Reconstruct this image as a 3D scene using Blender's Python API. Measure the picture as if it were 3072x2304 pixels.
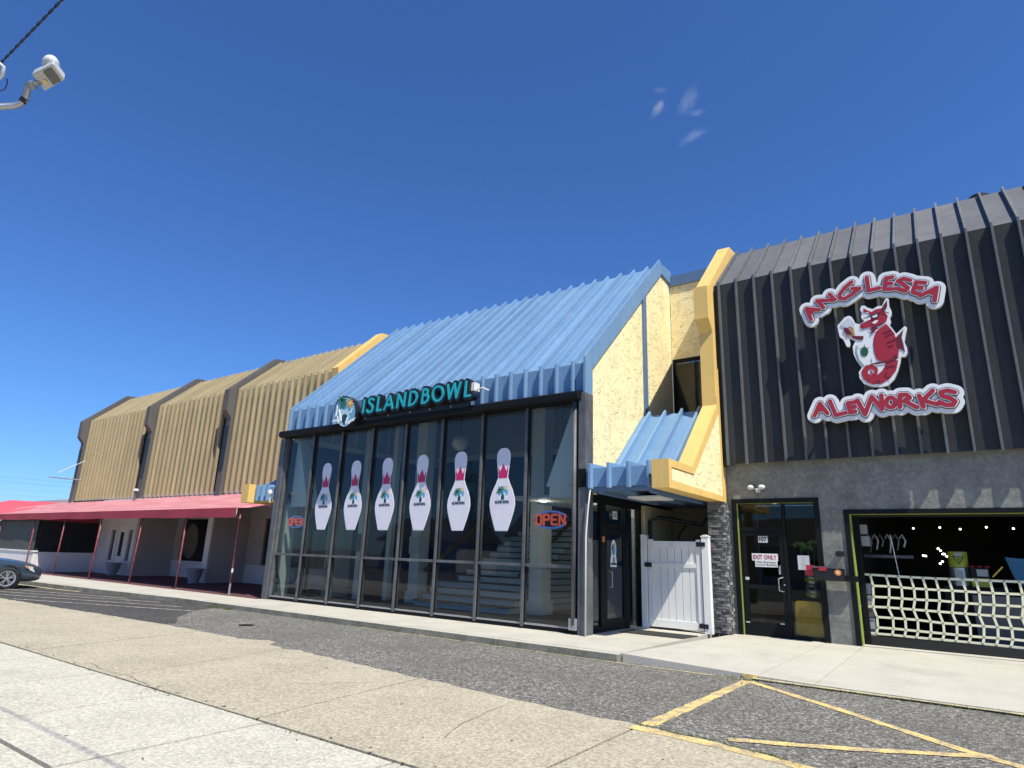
import bpy, math, random, bmesh
from mathutils import Vector, Matrix
import numpy as np
random.seed(7)
for o in list(bpy.data.objects): bpy.data.objects.remove(o)
C = bpy.context.scene
COL = C.collection
R_ = math.radians
# ------------------------------------------------------------------ camera
F_PX, YAW, PITCH, ROLL, CAM_Z = 1902.396, -0.63317814, 0.26449055, 0.03463276, 1.58
_f = np.array([math.sin(YAW)*math.cos(PITCH), math.cos(YAW)*math.cos(PITCH), math.sin(PITCH)])
_r0 = np.array([math.cos(YAW), -math.sin(YAW), 0.0]); _u0 = np.cross(_r0, _f)
_r = math.cos(ROLL)*_r0 + math.sin(ROLL)*_u0
_u = -math.sin(ROLL)*_r0 + math.cos(ROLL)*_u0
cam_d = bpy.data.cameras.new('camera'); cam = bpy.data.objects.new('camera', cam_d); COL.objects.link(cam)
cam_d.sensor_width = 36; cam_d.sensor_fit = 'HORIZONTAL'; cam_d.lens = F_PX/3072*36
cam_d.clip_start = 0.05; cam_d.clip_end = 6000
cam.matrix_world = Matrix(((_r[0], _u[0], -_f[0], 0), (_r[1], _u[1], -_f[1], 0), (_r[2], _u[2], -_f[2], CAM_Z), (0, 0, 0, 1)))
C.camera = cam
# ------------------------------------------------------------------ sky, sun, exposure
SUN = Vector((2.4, -1.0, 3.95)).normalized()
EL = math.asin(SUN.z); AZ = math.atan2(SUN.x, SUN.y)
w = bpy.data.worlds.new('World'); C.world = w; w.use_nodes = True
nt = w.node_tree; nt.nodes.clear()
bg = nt.nodes.new('ShaderNodeBackground'); out = nt.nodes.new('ShaderNodeOutputWorld')
sky = nt.nodes.new('ShaderNodeTexSky'); sky.sky_type = 'NISHITA'; sky.sun_disc = False
sky.sun_elevation = EL; sky.sun_rotation = AZ
sky.altitude = 0; sky.air_density = 1.0; sky.dust_density = 0.25; sky.ozone_density = 3.0
bg.inputs[1].default_value = 0.115
tint = nt.nodes.new('ShaderNodeMix'); tint.data_type = 'RGBA'; tint.blend_type = 'MULTIPLY'; tint.inputs[0].default_value = 1
tint.inputs[7].default_value = (.40, .66, 1.06, 1)   # clear, dry, deep blue air, the same over the whole sky
nt.links.new(sky.outputs[0], tint.inputs[6]); nt.links.new(tint.outputs[2], bg.inputs[0]); nt.links.new(bg.outputs[0], out.inputs[0])
sd = bpy.data.lights.new('sun', 'SUN'); sd.energy = 5.0; sd.angle = R_(0.53); sd.color = (1.0, 0.955, 0.83)
so = bpy.data.objects.new('sun', sd); COL.objects.link(so)
so.rotation_euler = (-SUN).to_track_quat('-Z', 'Y').to_euler(); so.location = (20, -15, 40)
C.view_settings.view_transform = 'Standard'; C.view_settings.look = 'None'
C.view_settings.exposure = 0.35; C.view_settings.gamma = 1.0; C.view_settings.use_curve_mapping = False
C.render.engine = 'CYCLES'

# ------------------------------------------------------------------ measuring helpers (survey of the place)
def _ray(x, y): return (x-1536)/F_PX*_r - (y-1152)/F_PX*_u + _f
def atZ(x, y, z):
    d = _ray(x, y); return d*((z-CAM_Z)/d[2]) + np.array([0, 0, CAM_Z])
def atY(x, y, Y):
    d = _ray(x, y); return d*(Y/d[1]) + np.array([0, 0, CAM_Z])
def atX(x, y, X):
    d = _ray(x, y); return d*(X/d[0]) + np.array([0, 0, CAM_Z])
def crop(x0, y0, s): return lambda x, y: (x0+x*s, y0+y*s)
c1 = crop(1150, 1150, .29385); r4 = crop(768, 1360, .3472); r5 = crop(1300, 700, .3472); r6 = crop(1400, 1300, .3472)
r8 = crop(1700, 1150, .2712); b3 = crop(1700, 1500, .2712); b4 = crop(2150, 1440, .3135); b2 = crop(2350, 780, .3135)
n4 = crop(2540, 1540, .2532); n6 = crop(980, 1120, .2351); r2c = crop(0, 1400, .3472); n1 = crop(0, 1380, .25316); n2 = crop(480, 1380, .2653)

# ------------------------------------------------------------------ mesh helpers
def setp(o, label=None, cat=None, group=None, kind=None):
    if label: o['label'] = label
    if cat: o['category'] = cat
    if group: o['group'] = group
    if kind: o['kind'] = kind
    return o
def empty(name, loc=(0, 0, 0), label=None, cat=None, group=None, kind=None):
    o = bpy.data.objects.new(name, None); COL.objects.link(o); o.location = loc; o.empty_display_size = .2
    return setp(o, label, cat, group, kind)
def wloc(o):
    v = Vector((0, 0, 0))
    while o is not None:
        v = v + o.location; o = o.parent
    return v
class MB:
    def __init__(s): s.v = []; s.f = []; s.m = []
    def add(s, vs, fs, mi=0):
        b = len(s.v); s.v += [tuple(map(float, p)) for p in vs]
        for q in fs: s.f.append([b+i for i in q]); s.m.append(mi)
        return s
    def quad(s, *p, mi=0): return s.add(p, [list(range(len(p)))], mi)
    def box(s, x0, x1, y0, y1, z0, z1, mi=0):
        if x0 > x1: x0, x1 = x1, x0
        if y0 > y1: y0, y1 = y1, y0
        if z0 > z1: z0, z1 = z1, z0
        return s.add([(x0,y0,z0),(x1,y0,z0),(x1,y1,z0),(x0,y1,z0),(x0,y0,z1),(x1,y0,z1),(x1,y1,z1),(x0,y1,z1)],
                     [(0,3,2,1),(4,5,6,7),(0,1,5,4),(1,2,6,5),(2,3,7,6),(3,0,4,7)], mi)
    def prism(s, poly, axis, a, b, mi=0):
        """poly: 2-D outline; axis 'x': (y,z) pairs, 'y': (x,z) pairs, 'z': (x,y) pairs; extruded a..b"""
        def P(p, t): return {'x': (t, p[0], p[1]), 'y': (p[0], t, p[1]), 'z': (p[0], p[1], t)}[axis]
        n = len(poly); A = sum(poly[i][0]*poly[(i+1) % n][1]-poly[(i+1) % n][0]*poly[i][1] for i in range(n))
        if (A < 0) != (axis == 'y'): poly = poly[::-1]
        if a > b: a, b = b, a
        vs = [P(p, a) for p in poly]+[P(p, b) for p in poly]
        return s.add(vs, [list(range(n))[::-1], list(range(n, 2*n))]+[(i, (i+1) % n, n+(i+1) % n, n+i) for i in range(n)], mi)
    def tube(s, pts, r, n=8, mi=0, cap=True):
        pts = [Vector(p) for p in pts]; rs = r if isinstance(r, (list, tuple)) else [r]*len(pts)
        vs = []; prev = None
        for i, p in enumerate(pts):
            d = (pts[min(i+1, len(pts)-1)]-pts[max(i-1, 0)]).normalized()
            if prev is None:
                a = Vector((0, 0, 1)) if abs(d.z) < .9 else Vector((1, 0, 0)); prev = d.cross(a).normalized()
            prev = (prev-d*prev.dot(d)).normalized(); q = d.cross(prev)
            for k in range(n):
                t = 2*math.pi*k/n; vs.append(p+(prev*math.cos(t)+q*math.sin(t))*rs[i])
        fs = [(i*n+k, i*n+(k+1) % n, (i+1)*n+(k+1) % n, (i+1)*n+k) for i in range(len(pts)-1) for k in range(n)]
        if cap: fs += [list(range(n))[::-1], list(range((len(pts)-1)*n, len(pts)*n))]
        return s.add(vs, fs, mi)
    def lathe(s, c, prof, n=20, axis='z', mi=0, cap=True):
        """prof: (radius, height) pairs about an axis through c"""
        c = Vector(c); vs = []
        for r, h in prof:
            for k in range(n):
                t = 2*math.pi*k/n; a, b = r*math.cos(t), r*math.sin(t)
                vs.append(c+Vector({'z': (a, b, h), 'x': (h, a, b), 'y': (b, h, a)}[axis]))
        fs = [(i*n+k, i*n+(k+1) % n, (i+1)*n+(k+1) % n, (i+1)*n+k) for i in range(len(prof)-1) for k in range(n)]
        if cap: fs += [list(range(n))[::-1], list(range((len(prof)-1)*n, len(prof)*n))]
        return s.add(vs, fs, mi)
    def sphere(s, c, rx, ry=None, rz=None, n=14, m=8, mi=0):
        ry = ry or rx; rz = rz or rx
        prof = [(math.sin(math.pi*i/m), -math.cos(math.pi*i/m)) for i in range(m+1)]
        b = len(s.v); s.lathe((0, 0, 0), [(max(r, .001), h) for r, h in prof], n, 'z', mi)
        for i in range(b, len(s.v)):
            x, y, z = s.v[i]; s.v[i] = (c[0]+x*rx, c[1]+y*ry, c[2]+z*rz)
        return s
    def build(s, name, mats, parent=None, smooth=False, loc=None, bevel=0, **k):
        if loc is None:
            a = np.array(s.v); lo, hi = a.min(0), a.max(0)
            loc = ((lo[0]+hi[0])/2, (lo[1]+hi[1])/2, lo[2])
        L = Vector(loc); me = bpy.data.meshes.new(name)
        me.from_pydata([Vector(p)-L for p in s.v], [], s.f)
        mats = mats if isinstance(mats, (list, tuple)) else [mats]
        for m in mats: me.materials.append(m)
        me.polygons.foreach_set('material_index', s.m)
        if smooth: me.polygons.foreach_set('use_smooth', [True]*len(me.polygons))
        me.validate(); me.update()
        o = bpy.data.objects.new(name, me); COL.objects.link(o)
        if parent is not None:
            o.parent = parent; o.location = L-wloc(parent)
        else: o.location = L
        if bevel:
            b = o.modifiers.new('bev', 'BEVEL'); b.width = bevel; b.segments = 2; b.limit_method = 'ANGLE'
        setp(o, **k)
        return o
def inst(o, dx=0, dy=0, dz=0, label=None):
    c = o.copy(); COL.objects.link(c); c.location = o.location+Vector((dx, dy, dz))
    if label: c['label'] = label
    return c
def copy_tree(o, parent=None):
    c = o.copy(); COL.objects.link(c); c.parent = parent
    for ch in list(o.children): copy_tree(ch, c)
    return c
# flat graphics on a vertical plane Y = const, drawn as slightly raised coloured film / acrylic
def strokes(mb, lines, w, y, th, mi=0, closed=False, n=14):
    """round-ended strokes; lines in (X,Z); front face at y, going back th"""
    k = 0
    for ln in lines:
        pts = list(ln)+([ln[0]] if closed else [])
        for i, p in enumerate(pts):
            e = k*.00012; k += 1
            mb.prism([(p[0]+w/2*math.cos(2*math.pi*j/n), p[1]+w/2*math.sin(2*math.pi*j/n)) for j in range(n)], 'y', y-e, y+th, mi)
            if i:
                a, b = Vector(pts[i-1]), Vector(p); d = (b-a)
                if d.length < 1e-5: continue
                d = d.normalized(); q = Vector((-d.y, d.x))*w/2; e = k*.00012; k += 1
                mb.prism([a+q, b+q, b-q, a-q], 'y', y-e, y+th, mi)
    return mb
def arc(cx, cz, rx, rz, a0, a1, n=12):
    return [(cx+rx*math.cos(R_(a0+(a1-a0)*i/n)), cz+rz*math.sin(R_(a0+(a1-a0)*i/n))) for i in range(n+1)]
def text_mesh(name, s, size, loc, mat, parent=None, axis='y', width=None, off=0.0, ext=.001, shear=0, rot=0, spacing=1.0, height=None):
    """flat lettering standing on the plane Y = loc.y (axis y, read from -Y) or X = loc.x (axis x, read from +X); centred"""
    cu = bpy.data.curves.new(name, 'FONT'); cu.body = s; cu.size = size; cu.offset = off; cu.extrude = ext; cu.shear = shear
    cu.align_x = 'CENTER'; cu.align_y = 'CENTER'; cu.space_character = spacing; cu.resolution_u = 3
    t = bpy.data.objects.new(name+'_tmp', cu); COL.objects.link(t)
    dg = bpy.context.evaluated_depsgraph_get(); me = bpy.data.meshes.new_from_object(t.evaluated_get(dg))
    bpy.data.objects.remove(t); bpy.data.curves.remove(cu)
    xs = [v.co.x for v in me.vertices]; ys = [v.co.y for v in me.vertices]
    cx, cy = (max(xs)+min(xs))/2, (max(ys)+min(ys))/2
    sx = width/(max(xs)-min(xs)) if width else 1; sy = height/(max(ys)-min(ys)) if height else (sx if width else 1)
    cr_, sr_ = math.cos(rot), math.sin(rot)
    for v in me.vertices:
        x, y, z = (v.co.x-cx)*sx, (v.co.y-cy)*sy, v.co.z
        x, y = x*cr_-y*sr_, x*sr_+y*cr_
        v.co = (x, -z, y) if axis == 'y' else (z, x, y)
    me.materials.clear(); me.materials.append(mat)
    for p in me.polygons: p.material_index = 0
    o = bpy.data.objects.new(name, me); COL.objects.link(o)
    if parent is not None: o.parent = parent; o.location = Vector(loc)-wloc(parent)
    else: o.location = loc
    return o

# ------------------------------------------------------------------ materials
def mat(name, base=(.5, .5, .5), rough=.6, metal=0.0, spec=.5, var=0.0, vscale=1.5, var2=None, noise=0.0, nscale=60, bump=0.0, bscale=80, stretch=(1, 1, 1), emit=None, estr=0, coat=0, streak=0.0, stain=0.0, sub=None):
    if not emit:
        base = tuple(c*.9 for c in base); var2 = tuple(c*.9 for c in var2) if var2 else None
    m = bpy.data.materials.new(name); m.use_nodes = True; t = m.node_tree; n = t.nodes; l = t.links
    b = n['Principled BSDF']; b.inputs['Base Color'].default_value = (*base, 1); b.inputs['Roughness'].default_value = rough
    b.inputs['Metallic'].default_value = metal; b.inputs['Specular IOR Level'].default_value = spec
    if coat: b.inputs['Coat Weight'].default_value = coat; b.inputs['Coat Roughness'].default_value = .05
    if emit: b.inputs['Emission Color'].default_value = (*emit, 1); b.inputs['Emission Strength'].default_value = estr
    if var or noise or bump or streak:
        tc = n.new('ShaderNodeTexCoord'); geo = n.new('ShaderNodeNewGeometry')
        mp = n.new('ShaderNodeMapping'); mp.inputs['Scale'].default_value = stretch
        l.new(geo.outputs['Position'], mp.inputs[0])
        col = None
        def mix(fac, c_in, tint):
            x = n.new('ShaderNodeMix'); x.data_type = 'RGBA'; x.blend_type = 'MIX'
            l.new(fac, x.inputs[0])
            if c_in is None: x.inputs[6].default_value = (*base, 1)
            else: l.new(c_in, x.inputs[6])
            x.inputs[7].default_value = (*tint, 1); return x.outputs[2]
        def ns(scale, detail=4, rough_=.6, vec=None):
            q = n.new('ShaderNodeTexNoise'); q.inputs['Scale'].default_value = scale; q.inputs['Detail'].default_value = detail
            q.inputs['Roughness'].default_value = rough_; l.new(vec or mp.outputs[0], q.inputs['Vector']); return q.outputs[0]
        def mr(v, a, b2, c=0, d=1):
            q = n.new('ShaderNodeMapRange'); l.new(v, q.inputs[0]); q.inputs[1].default_value = a; q.inputs[2].default_value = b2
            q.inputs[3].default_value = c; q.inputs[4].default_value = d; return q.outputs[0]
        if var:
            tint = var2 or tuple(c*.55 for c in base)
            col = mix(mr(ns(vscale, 6, .65), .38, .68, 0, var), col, tint)
        if streak:
            mp2 = n.new('ShaderNodeMapping'); mp2.inputs['Scale'].default_value = (9, 9, .5); l.new(geo.outputs['Position'], mp2.inputs[0])
            col = mix(mr(ns(1.2, 5, .6, mp2.outputs[0]), .5, .75, 0, streak), col, tuple(c*.45 for c in base))
        if stain:
            st = ns(.55, 7, .72); col = mix(mr(st, .56, .74, 0, stain), col, tuple(c*.5 for c in base))
            vo = n.new('ShaderNodeTexVoronoi'); vo.inputs['Scale'].default_value = 2.3; l.new(geo.outputs['Position'], vo.inputs['Vector'])
            col = mix(mr(vo.outputs['Distance'], .03, .055, stain*1.1, 0), col, tuple(c*.3 for c in base))
            st2 = ns(3.5, 5, .7); col = mix(mr(st2, .60, .72, 0, stain*.7), col, tuple(c*.6 for c in base))
        if noise:
            fine = ns(nscale, 2, .6)
            col = mix(mr(fine, .30, .52, noise, 0), col, tuple(c*.35 for c in base))
            col = mix(mr(fine, .52, .72, 0, noise), col, tuple(min(1, c*1.5+.02) for c in base))
        if 'metal' in name and col is not None:
            oi = n.new('ShaderNodeObjectInfo'); hv = n.new('ShaderNodeHueSaturation'); vr = mr(oi.outputs['Random'], 0, 1, .86, 1.10)
            l.new(vr, hv.inputs['Value']); l.new(col, hv.inputs['Color']); col = hv.outputs[0]
        if col is not None: l.new(col, b.inputs['Base Color'])
        if bump:
            bp = n.new('ShaderNodeBump'); bp.inputs['Strength'].default_value = bump; bp.inputs['Distance'].default_value = .01
            l.new(ns(bscale, 4, .6), bp.inputs['Height']); l.new(bp.outputs[0], b.inputs['Normal'])
    return m
def M_stucco(name, base, dark, scale=5.0, strength=1.0, dist=.03):
    """trowelled stucco: smooth pats with wandering ridges whose crevices take the darker colour"""
    m = mat(name, base, .9, spec=.2); t = m.node_tree; n = t.nodes; l = t.links; b = n['Principled BSDF']
    geo = n.new('ShaderNodeNewGeometry'); mp = n.new('ShaderNodeMapping'); mp.inputs['Scale'].default_value = (1, 1, 2.1)
    mp.inputs['Rotation'].default_value = (R_(32), 0, 0); l.new(geo.outputs['Position'], mp.inputs[0])
    n1_ = n.new('ShaderNodeTexNoise'); n1_.inputs['Scale'].default_value = scale*.8; n1_.inputs['Detail'].default_value = 3; n1_.inputs['Distortion'].default_value = .6
    l.new(mp.outputs[0], n1_.inputs['Vector'])
    # contour lines of the noise = ridges
    ws = n.new('ShaderNodeMath'); ws.operation = 'MULTIPLY'; ws.inputs[1].default_value = 9.0; l.new(n1_.outputs[0], ws.inputs[0])
    fr = n.new('ShaderNodeMath'); fr.operation = 'FRACT'; l.new(ws.outputs[0], fr.inputs[0])
    mr = n.new('ShaderNodeMapRange'); l.new(fr.outputs[0], mr.inputs[0]); mr.inputs[1].default_value = 0; mr.inputs[2].default_value = .22; mr.inputs[3].default_value = 0; mr.inputs[4].default_value = 1
    br = n.new('ShaderNodeTexNoise'); br.inputs['Scale'].default_value = scale*1.7; br.inputs['Detail'].default_value = 2; l.new(geo.outputs['Position'], br.inputs['Vector'])
    bm = n.new('ShaderNodeMapRange'); l.new(br.outputs[0], bm.inputs[0]); bm.inputs[1].default_value = .42; bm.inputs[2].default_value = .58
    mx = n.new('ShaderNodeMath'); mx.operation = 'MAXIMUM'; l.new(mr.outputs[0], mx.inputs[0]); l.new(bm.outputs[0], mx.inputs[1])
    c = n.new('ShaderNodeMix'); c.data_type = 'RGBA'; l.new(mx.outputs[0], c.inputs[0]); c.inputs[6].default_value = (*dark, 1); c.inputs[7].default_value = (*base, 1)
    bn = n.new('ShaderNodeTexNoise'); bn.inputs['Scale'].default_value = .9; bn.inputs['Detail'].default_value = 5; l.new(geo.outputs['Position'], bn.inputs['Vector'])
    bmr = n.new('ShaderNodeMapRange'); l.new(bn.outputs[0], bmr.inputs[0]); bmr.inputs[1].default_value = .5; bmr.inputs[2].default_value = .72; bmr.inputs[4].default_value = .45
    c2_ = n.new('ShaderNodeMix'); c2_.data_type = 'RGBA'; l.new(bmr.outputs[0], c2_.inputs[0]); l.new(c.outputs[2], c2_.inputs[6]); c2_.inputs[7].default_value = (*[q*.72 for q in base], 1)
    l.new(c2_.outputs[2], b.inputs['Base Color'])
    add = n.new('ShaderNodeMath'); add.operation = 'ADD'; l.new(mx.outputs[0], add.inputs[0])
    f2 = n.new('ShaderNodeTexNoise'); f2.inputs['Scale'].default_value = 40; f2.inputs['Detail'].default_value = 3; l.new(geo.outputs['Position'], f2.inputs['Vector'])
    sc = n.new('ShaderNodeMath'); sc.operation = 'MULTIPLY'; sc.inputs[1].default_value = .5; l.new(f2.outputs[0], sc.inputs[0]); l.new(sc.outputs[0], add.inputs[1])
    bp = n.new('ShaderNodeBump'); bp.inputs['Strength'].default_value = strength; bp.inputs['Distance'].default_value = dist
    l.new(add.outputs[0], bp.inputs['Height']); l.new(bp.outputs[0], b.inputs['Normal'])
    return m
def M_asphalt(name, c0, c1_, c2_, scale=55):
    m = mat(name, c0, .92, spec=.25); t = m.node_tree; n = t.nodes; l = t.links; b = n['Principled BSDF']
    geo = n.new('ShaderNodeNewGeometry')
    v = n.new('ShaderNodeTexVoronoi'); v.inputs['Scale'].default_value = scale; l.new(geo.outputs['Position'], v.inputs['Vector'])
    s = n.new('ShaderNodeSeparateColor'); l.new(v.outputs['Color'], s.inputs[0])
    r = n.new('ShaderNodeValToRGB'); l.new(s.outputs[0], r.inputs[0])
    r.color_ramp.elements[0].color = (*c0, 1); r.color_ramp.elements[1].color = (*c2_, 1); r.color_ramp.elements[1].position = 1
    e = r.color_ramp.elements.new(.55); e.color = (*c1_, 1); e = r.color_ramp.elements.new(.9); e.color = (*[(x+y)/2 for x, y in zip(c1_, c2_)], 1)
    bn = n.new('ShaderNodeTexNoise'); bn.inputs['Scale'].default_value = .8; bn.inputs['Detail'].default_value = 6; bn.inputs['Roughness'].default_value = .65; l.new(geo.outputs['Position'], bn.inputs['Vector'])
    mr = n.new('ShaderNodeMapRange'); l.new(bn.outputs[0], mr.inputs[0]); mr.inputs[1].default_value = .35; mr.inputs[2].default_value = .7; mr.inputs[3].default_value = 0; mr.inputs[4].default_value = .75
    x = n.new('ShaderNodeMix'); x.data_type = 'RGBA'; l.new(mr.outputs[0], x.inputs[0]); l.new(r.outputs[0], x.inputs[6]); x.inputs[7].default_value = (*[q*.72 for q in c1_], 1)
    dd = n.new('ShaderNodeMapRange'); l.new(v.outputs['Distance'], dd.inputs[0]); dd.inputs[1].default_value = .0; dd.inputs[2].default_value = .75; dd.inputs[3].default_value = 1; dd.inputs[4].default_value = .45
    y = n.new('ShaderNodeMix'); y.data_type = 'RGBA'; y.blend_type = 'MULTIPLY'; y.inputs[0].default_value = 1; l.new(x.outputs[2], y.inputs[6])
    cc = n.new('ShaderNodeCombineColor'); [l.new(dd.outputs[0], cc.inputs[i]) for i in range(3)]; l.new(cc.outputs[0], y.inputs[7])
    l.new(y.outputs[2], b.inputs['Base Color'])
    bp = n.new('ShaderNodeBump'); bp.inputs['Strength'].default_value = .8; bp.inputs['Distance'].default_value = .008; bp.invert = True
    l.new(v.outputs['Distance'], bp.inputs['Height']); l.new(bp.outputs[0], b.inputs['Normal'])
    return m
def M_paint(name, base, under, wear=.5):
    m = mat(name, base, .8, spec=.3); t = m.node_tree; n = t.nodes; l = t.links; b = n['Principled BSDF']
    geo = n.new('ShaderNodeNewGeometry')
    a = n.new('ShaderNodeTexNoise'); a.inputs['Scale'].default_value = 28; a.inputs['Detail'].default_value = 6; a.inputs['Roughness'].default_value = .8; l.new(geo.outputs['Position'], a.inputs['Vector'])
    mr = n.new('ShaderNodeMapRange'); l.new(a.outputs[0], mr.inputs[0]); mr.inputs[1].default_value = .52; mr.inputs[2].default_value = .66; mr.inputs[4].default_value = wear
    a.inputs['Scale'].default_value = 45
    a2 = n.new('ShaderNodeTexNoise'); a2.inputs['Scale'].default_value = 5; a2.inputs['Detail'].default_value = 5; a2.inputs['Roughness'].default_value = .7; l.new(geo.outputs['Position'], a2.inputs['Vector'])
    sm_ = n.new('ShaderNodeMath'); sm_.operation = 'MULTIPLY_ADD'; l.new(a2.outputs[0], sm_.inputs[0]); sm_.inputs[1].default_value = .6; l.new(a.outputs[0], sm_.inputs[2]); l.new(sm_.outputs[0], mr.inputs[0])
    mr.inputs[1].default_value = .74; mr.inputs[2].default_value = .86
    x = n.new('ShaderNodeMix'); x.data_type = 'RGBA'; l.new(mr.outputs[0], x.inputs[0]); x.inputs[6].default_value = (*base, 1); x.inputs[7].default_value = (*under, 1)
    l.new(x.outputs[2], b.inputs['Base Color']); return m
def M_glass(name, tint=(.45, .5, .5), refl=1.0):
    m = bpy.data.materials.new(name); m.use_nodes = True; t = m.node_tree; n = t.nodes; l = t.links; n.clear()
    o = n.new('ShaderNodeOutputMaterial'); tr = n.new('ShaderNodeBsdfTransparent'); tr.inputs[0].default_value = (*tint, 1)
    g = n.new('ShaderNodeBsdfGlossy'); g.inputs['Roughness'].default_value = .01; g.inputs[0].default_value = (refl, refl, refl, 1)
    f = n.new('ShaderNodeFresnel'); f.inputs[0].default_value = 1.5
    gb = n.new('ShaderNodeNewGeometry'); iv = n.new('ShaderNodeMath'); iv.operation = 'SUBTRACT'; iv.inputs[0].default_value = 1; l.new(gb.outputs['Backfacing'], iv.inputs[1])
    mu = n.new('ShaderNodeMath'); mu.operation = 'MULTIPLY'; mu.use_clamp = True; l.new(f.outputs[0], mu.inputs[0]); l.new(iv.outputs[0], mu.inputs[1])
    x = n.new('ShaderNodeMixShader'); l.new(mu.outputs[0], x.inputs[0]); l.new(tr.outputs[0], x.inputs[1]); l.new(g.outputs[0], x.inputs[2]); l.new(x.outputs[0], o.inputs[0])
    bn = n.new('ShaderNodeTexNoise'); bn.inputs['Scale'].default_value = .7; geo = n.new('ShaderNodeNewGeometry'); l.new(geo.outputs['Position'], bn.inputs['Vector'])
    bp = n.new('ShaderNodeBump'); bp.inputs['Strength'].default_value = .25; bp.inputs['Distance'].default_value = .02; l.new(bn.outputs[0], bp.inputs['Height']); l.new(bp.outputs[0], g.inputs['Normal'])
    return m
m_conc_new = mat('concrete_new', (.57, .54, .46), .85, var=.6, vscale=1.1, var2=(.44, .41, .345), noise=.2, nscale=50, bump=.25, bscale=120, stain=.35)
m_conc_light = mat('concrete_light', (.60, .565, .465), .85, var=.6, vscale=1.3, var2=(.47, .44, .355), noise=.5, nscale=38, bump=.4, bscale=70, stain=.45)
m_conc_tan = mat('concrete_tan', (.50, .445, .325), .88, var=.75, vscale=.9, var2=(.38, .335, .24), noise=.6, nscale=38, bump=.5, bscale=70, stain=.6)
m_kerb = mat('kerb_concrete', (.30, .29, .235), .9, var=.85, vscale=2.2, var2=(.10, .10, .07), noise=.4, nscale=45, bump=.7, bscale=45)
m_joint = mat('joint_dirt', (.075, .065, .05), .95, noise=.5, nscale=50)
m_asph = M_asphalt('asphalt', (.12, .115, .10), (.27, .258, .23), (.72, .68, .60), 38)
m_asph_dark = M_asphalt('asphalt_dark', (.05, .048, .047), (.12, .115, .108), (.32, .30, .27), 42)
m_far = mat('far_ground', (.16, .155, .14), .95, var=.4, vscale=.1)
m_yel = M_paint('yellow_paint', (.80, .57, .20), (.26, .24, .20), .9)
m_yel_faded = M_paint('yellow_paint_faded', (.66, .56, .30), (.22, .21, .18), .8)
m_wht_line = M_paint('white_paint_worn', (.52, .50, .44), (.11, .11, .11), .9)
m_stucco = M_stucco('yellow_stucco', (.92, .79, .46), (.70, .55, .29), 3.0, .8, .02)
m_trim = mat('yellow_trim', (.84, .56, .175), .75, streak=.18, var=.45, vscale=1.3, var2=(.68, .44, .14), bump=.25, bscale=130)
m_blue = mat('blue_metal', (.175, .31, .49), .55, spec=.2, var=.6, vscale=.8, var2=(.235, .375, .55), noise=.12, nscale=30, bump=.06, bscale=3, streak=.25)
m_blue_dk = mat('blue_trim', (.13, .22, .36), .5, var=.3)
m_batt = mat('charcoal_batten_lit', (.13, .135, .14), .45, spec=.5, var=.5, vscale=3)  # battens coloured lighter than the panels to stand for sunlit edges
m_black = mat('charcoal_metal', (.050, .054, .058), .6, spec=.12, var=.6, vscale=.9, var2=(.034, .037, .040), noise=.18, nscale=35, streak=.45)  # base colour darkened to deepen the shade on the upright front
m_black_top = mat('charcoal_metal_lit_slope', (.165, .165, .17), .6, var=.7, vscale=1.4, var2=(.11, .11, .115), noise=.2, nscale=30, streak=.4)  # same cladding in a lighter colour, standing for sun on the slope
m_brown = mat('tan_metal', (.43, .35, .205), .6, var=.5, vscale=.7, var2=(.31, .26, .15), noise=.12, nscale=30, streak=.3)
m_dkbrown = mat('dark_pilaster', (.10, .093, .085), .75, var=.6, vscale=.6, var2=(.15, .14, .125), streak=.5)
m_frame = mat('dark_frame', (.011, .012, .014), .55, spec=.12)
m_mull = mat('weathered_mullion', (.085, .09, .098), .5, var=.7, vscale=2.5, var2=(.19, .19, .195), streak=.6)
m_alu = mat('bare_aluminium', (.42, .42, .42), .45, metal=.3, var=.5, vscale=6)
m_grey = mat('grey_stucco', (.265, .27, .24), .9, var=.75, vscale=1.7, var2=(.145, .14, .13), noise=.3, nscale=14, bump=1.0, bscale=9)
m_greyd = mat('grey_stucco_shade_band', (.14, .14, .13), .9, var=.5, bump=.4, bscale=30)
m_stone = [mat('ledger_stone_%s' % n_, c_, .85, noise=.35, nscale=40, bump=.7, bscale=50) for n_, c_ in (('dark', (.10, .10, .10)), ('mid', (.20, .198, .195)), ('light', (.38, .375, .36)))]
m_glass = M_glass('window_glass', (.80, .84, .83), .9)
m_glass_dk = M_glass('dark_glass', (.72, .74, .73), .9)
m_white = mat('white_vinyl', (.93, .925, .90), .4, var=.35, vscale=2.2, var2=(.78, .77, .73), streak=.12)
m_whitep = mat('white_paint', (.78, .77, .74), .5, noise=.05)
m_blackp = mat('black_plastic', (.012, .012, .013), .4)
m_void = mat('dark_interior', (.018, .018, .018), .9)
m_lime = mat('lime_trim', (.33, .41, .07), .5)
m_redfab = mat('red_awning', (.50, .15, .175), .8, var=.95, vscale=1.8, var2=(.68, .36, .36), stretch=(.22, 3.5, 3.5), bump=.1, bscale=20)
m_redval = mat('red_valance', (.36, .035, .055), .8, var=.6, vscale=1.5, var2=(.26, .03, .045), bump=.2, bscale=6)
m_redpost = mat('red_post_paint', (.27, .03, .05), .5, var=.35, vscale=9, var2=(.5, .35, .35))
m_walkred = mat('red_walk', (.13, .055, .06), .8, var=.5)
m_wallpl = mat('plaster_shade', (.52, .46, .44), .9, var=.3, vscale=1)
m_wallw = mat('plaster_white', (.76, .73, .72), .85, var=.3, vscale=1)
m_screen = mat('screen_black', (.008, .009, .012), .7)
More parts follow.
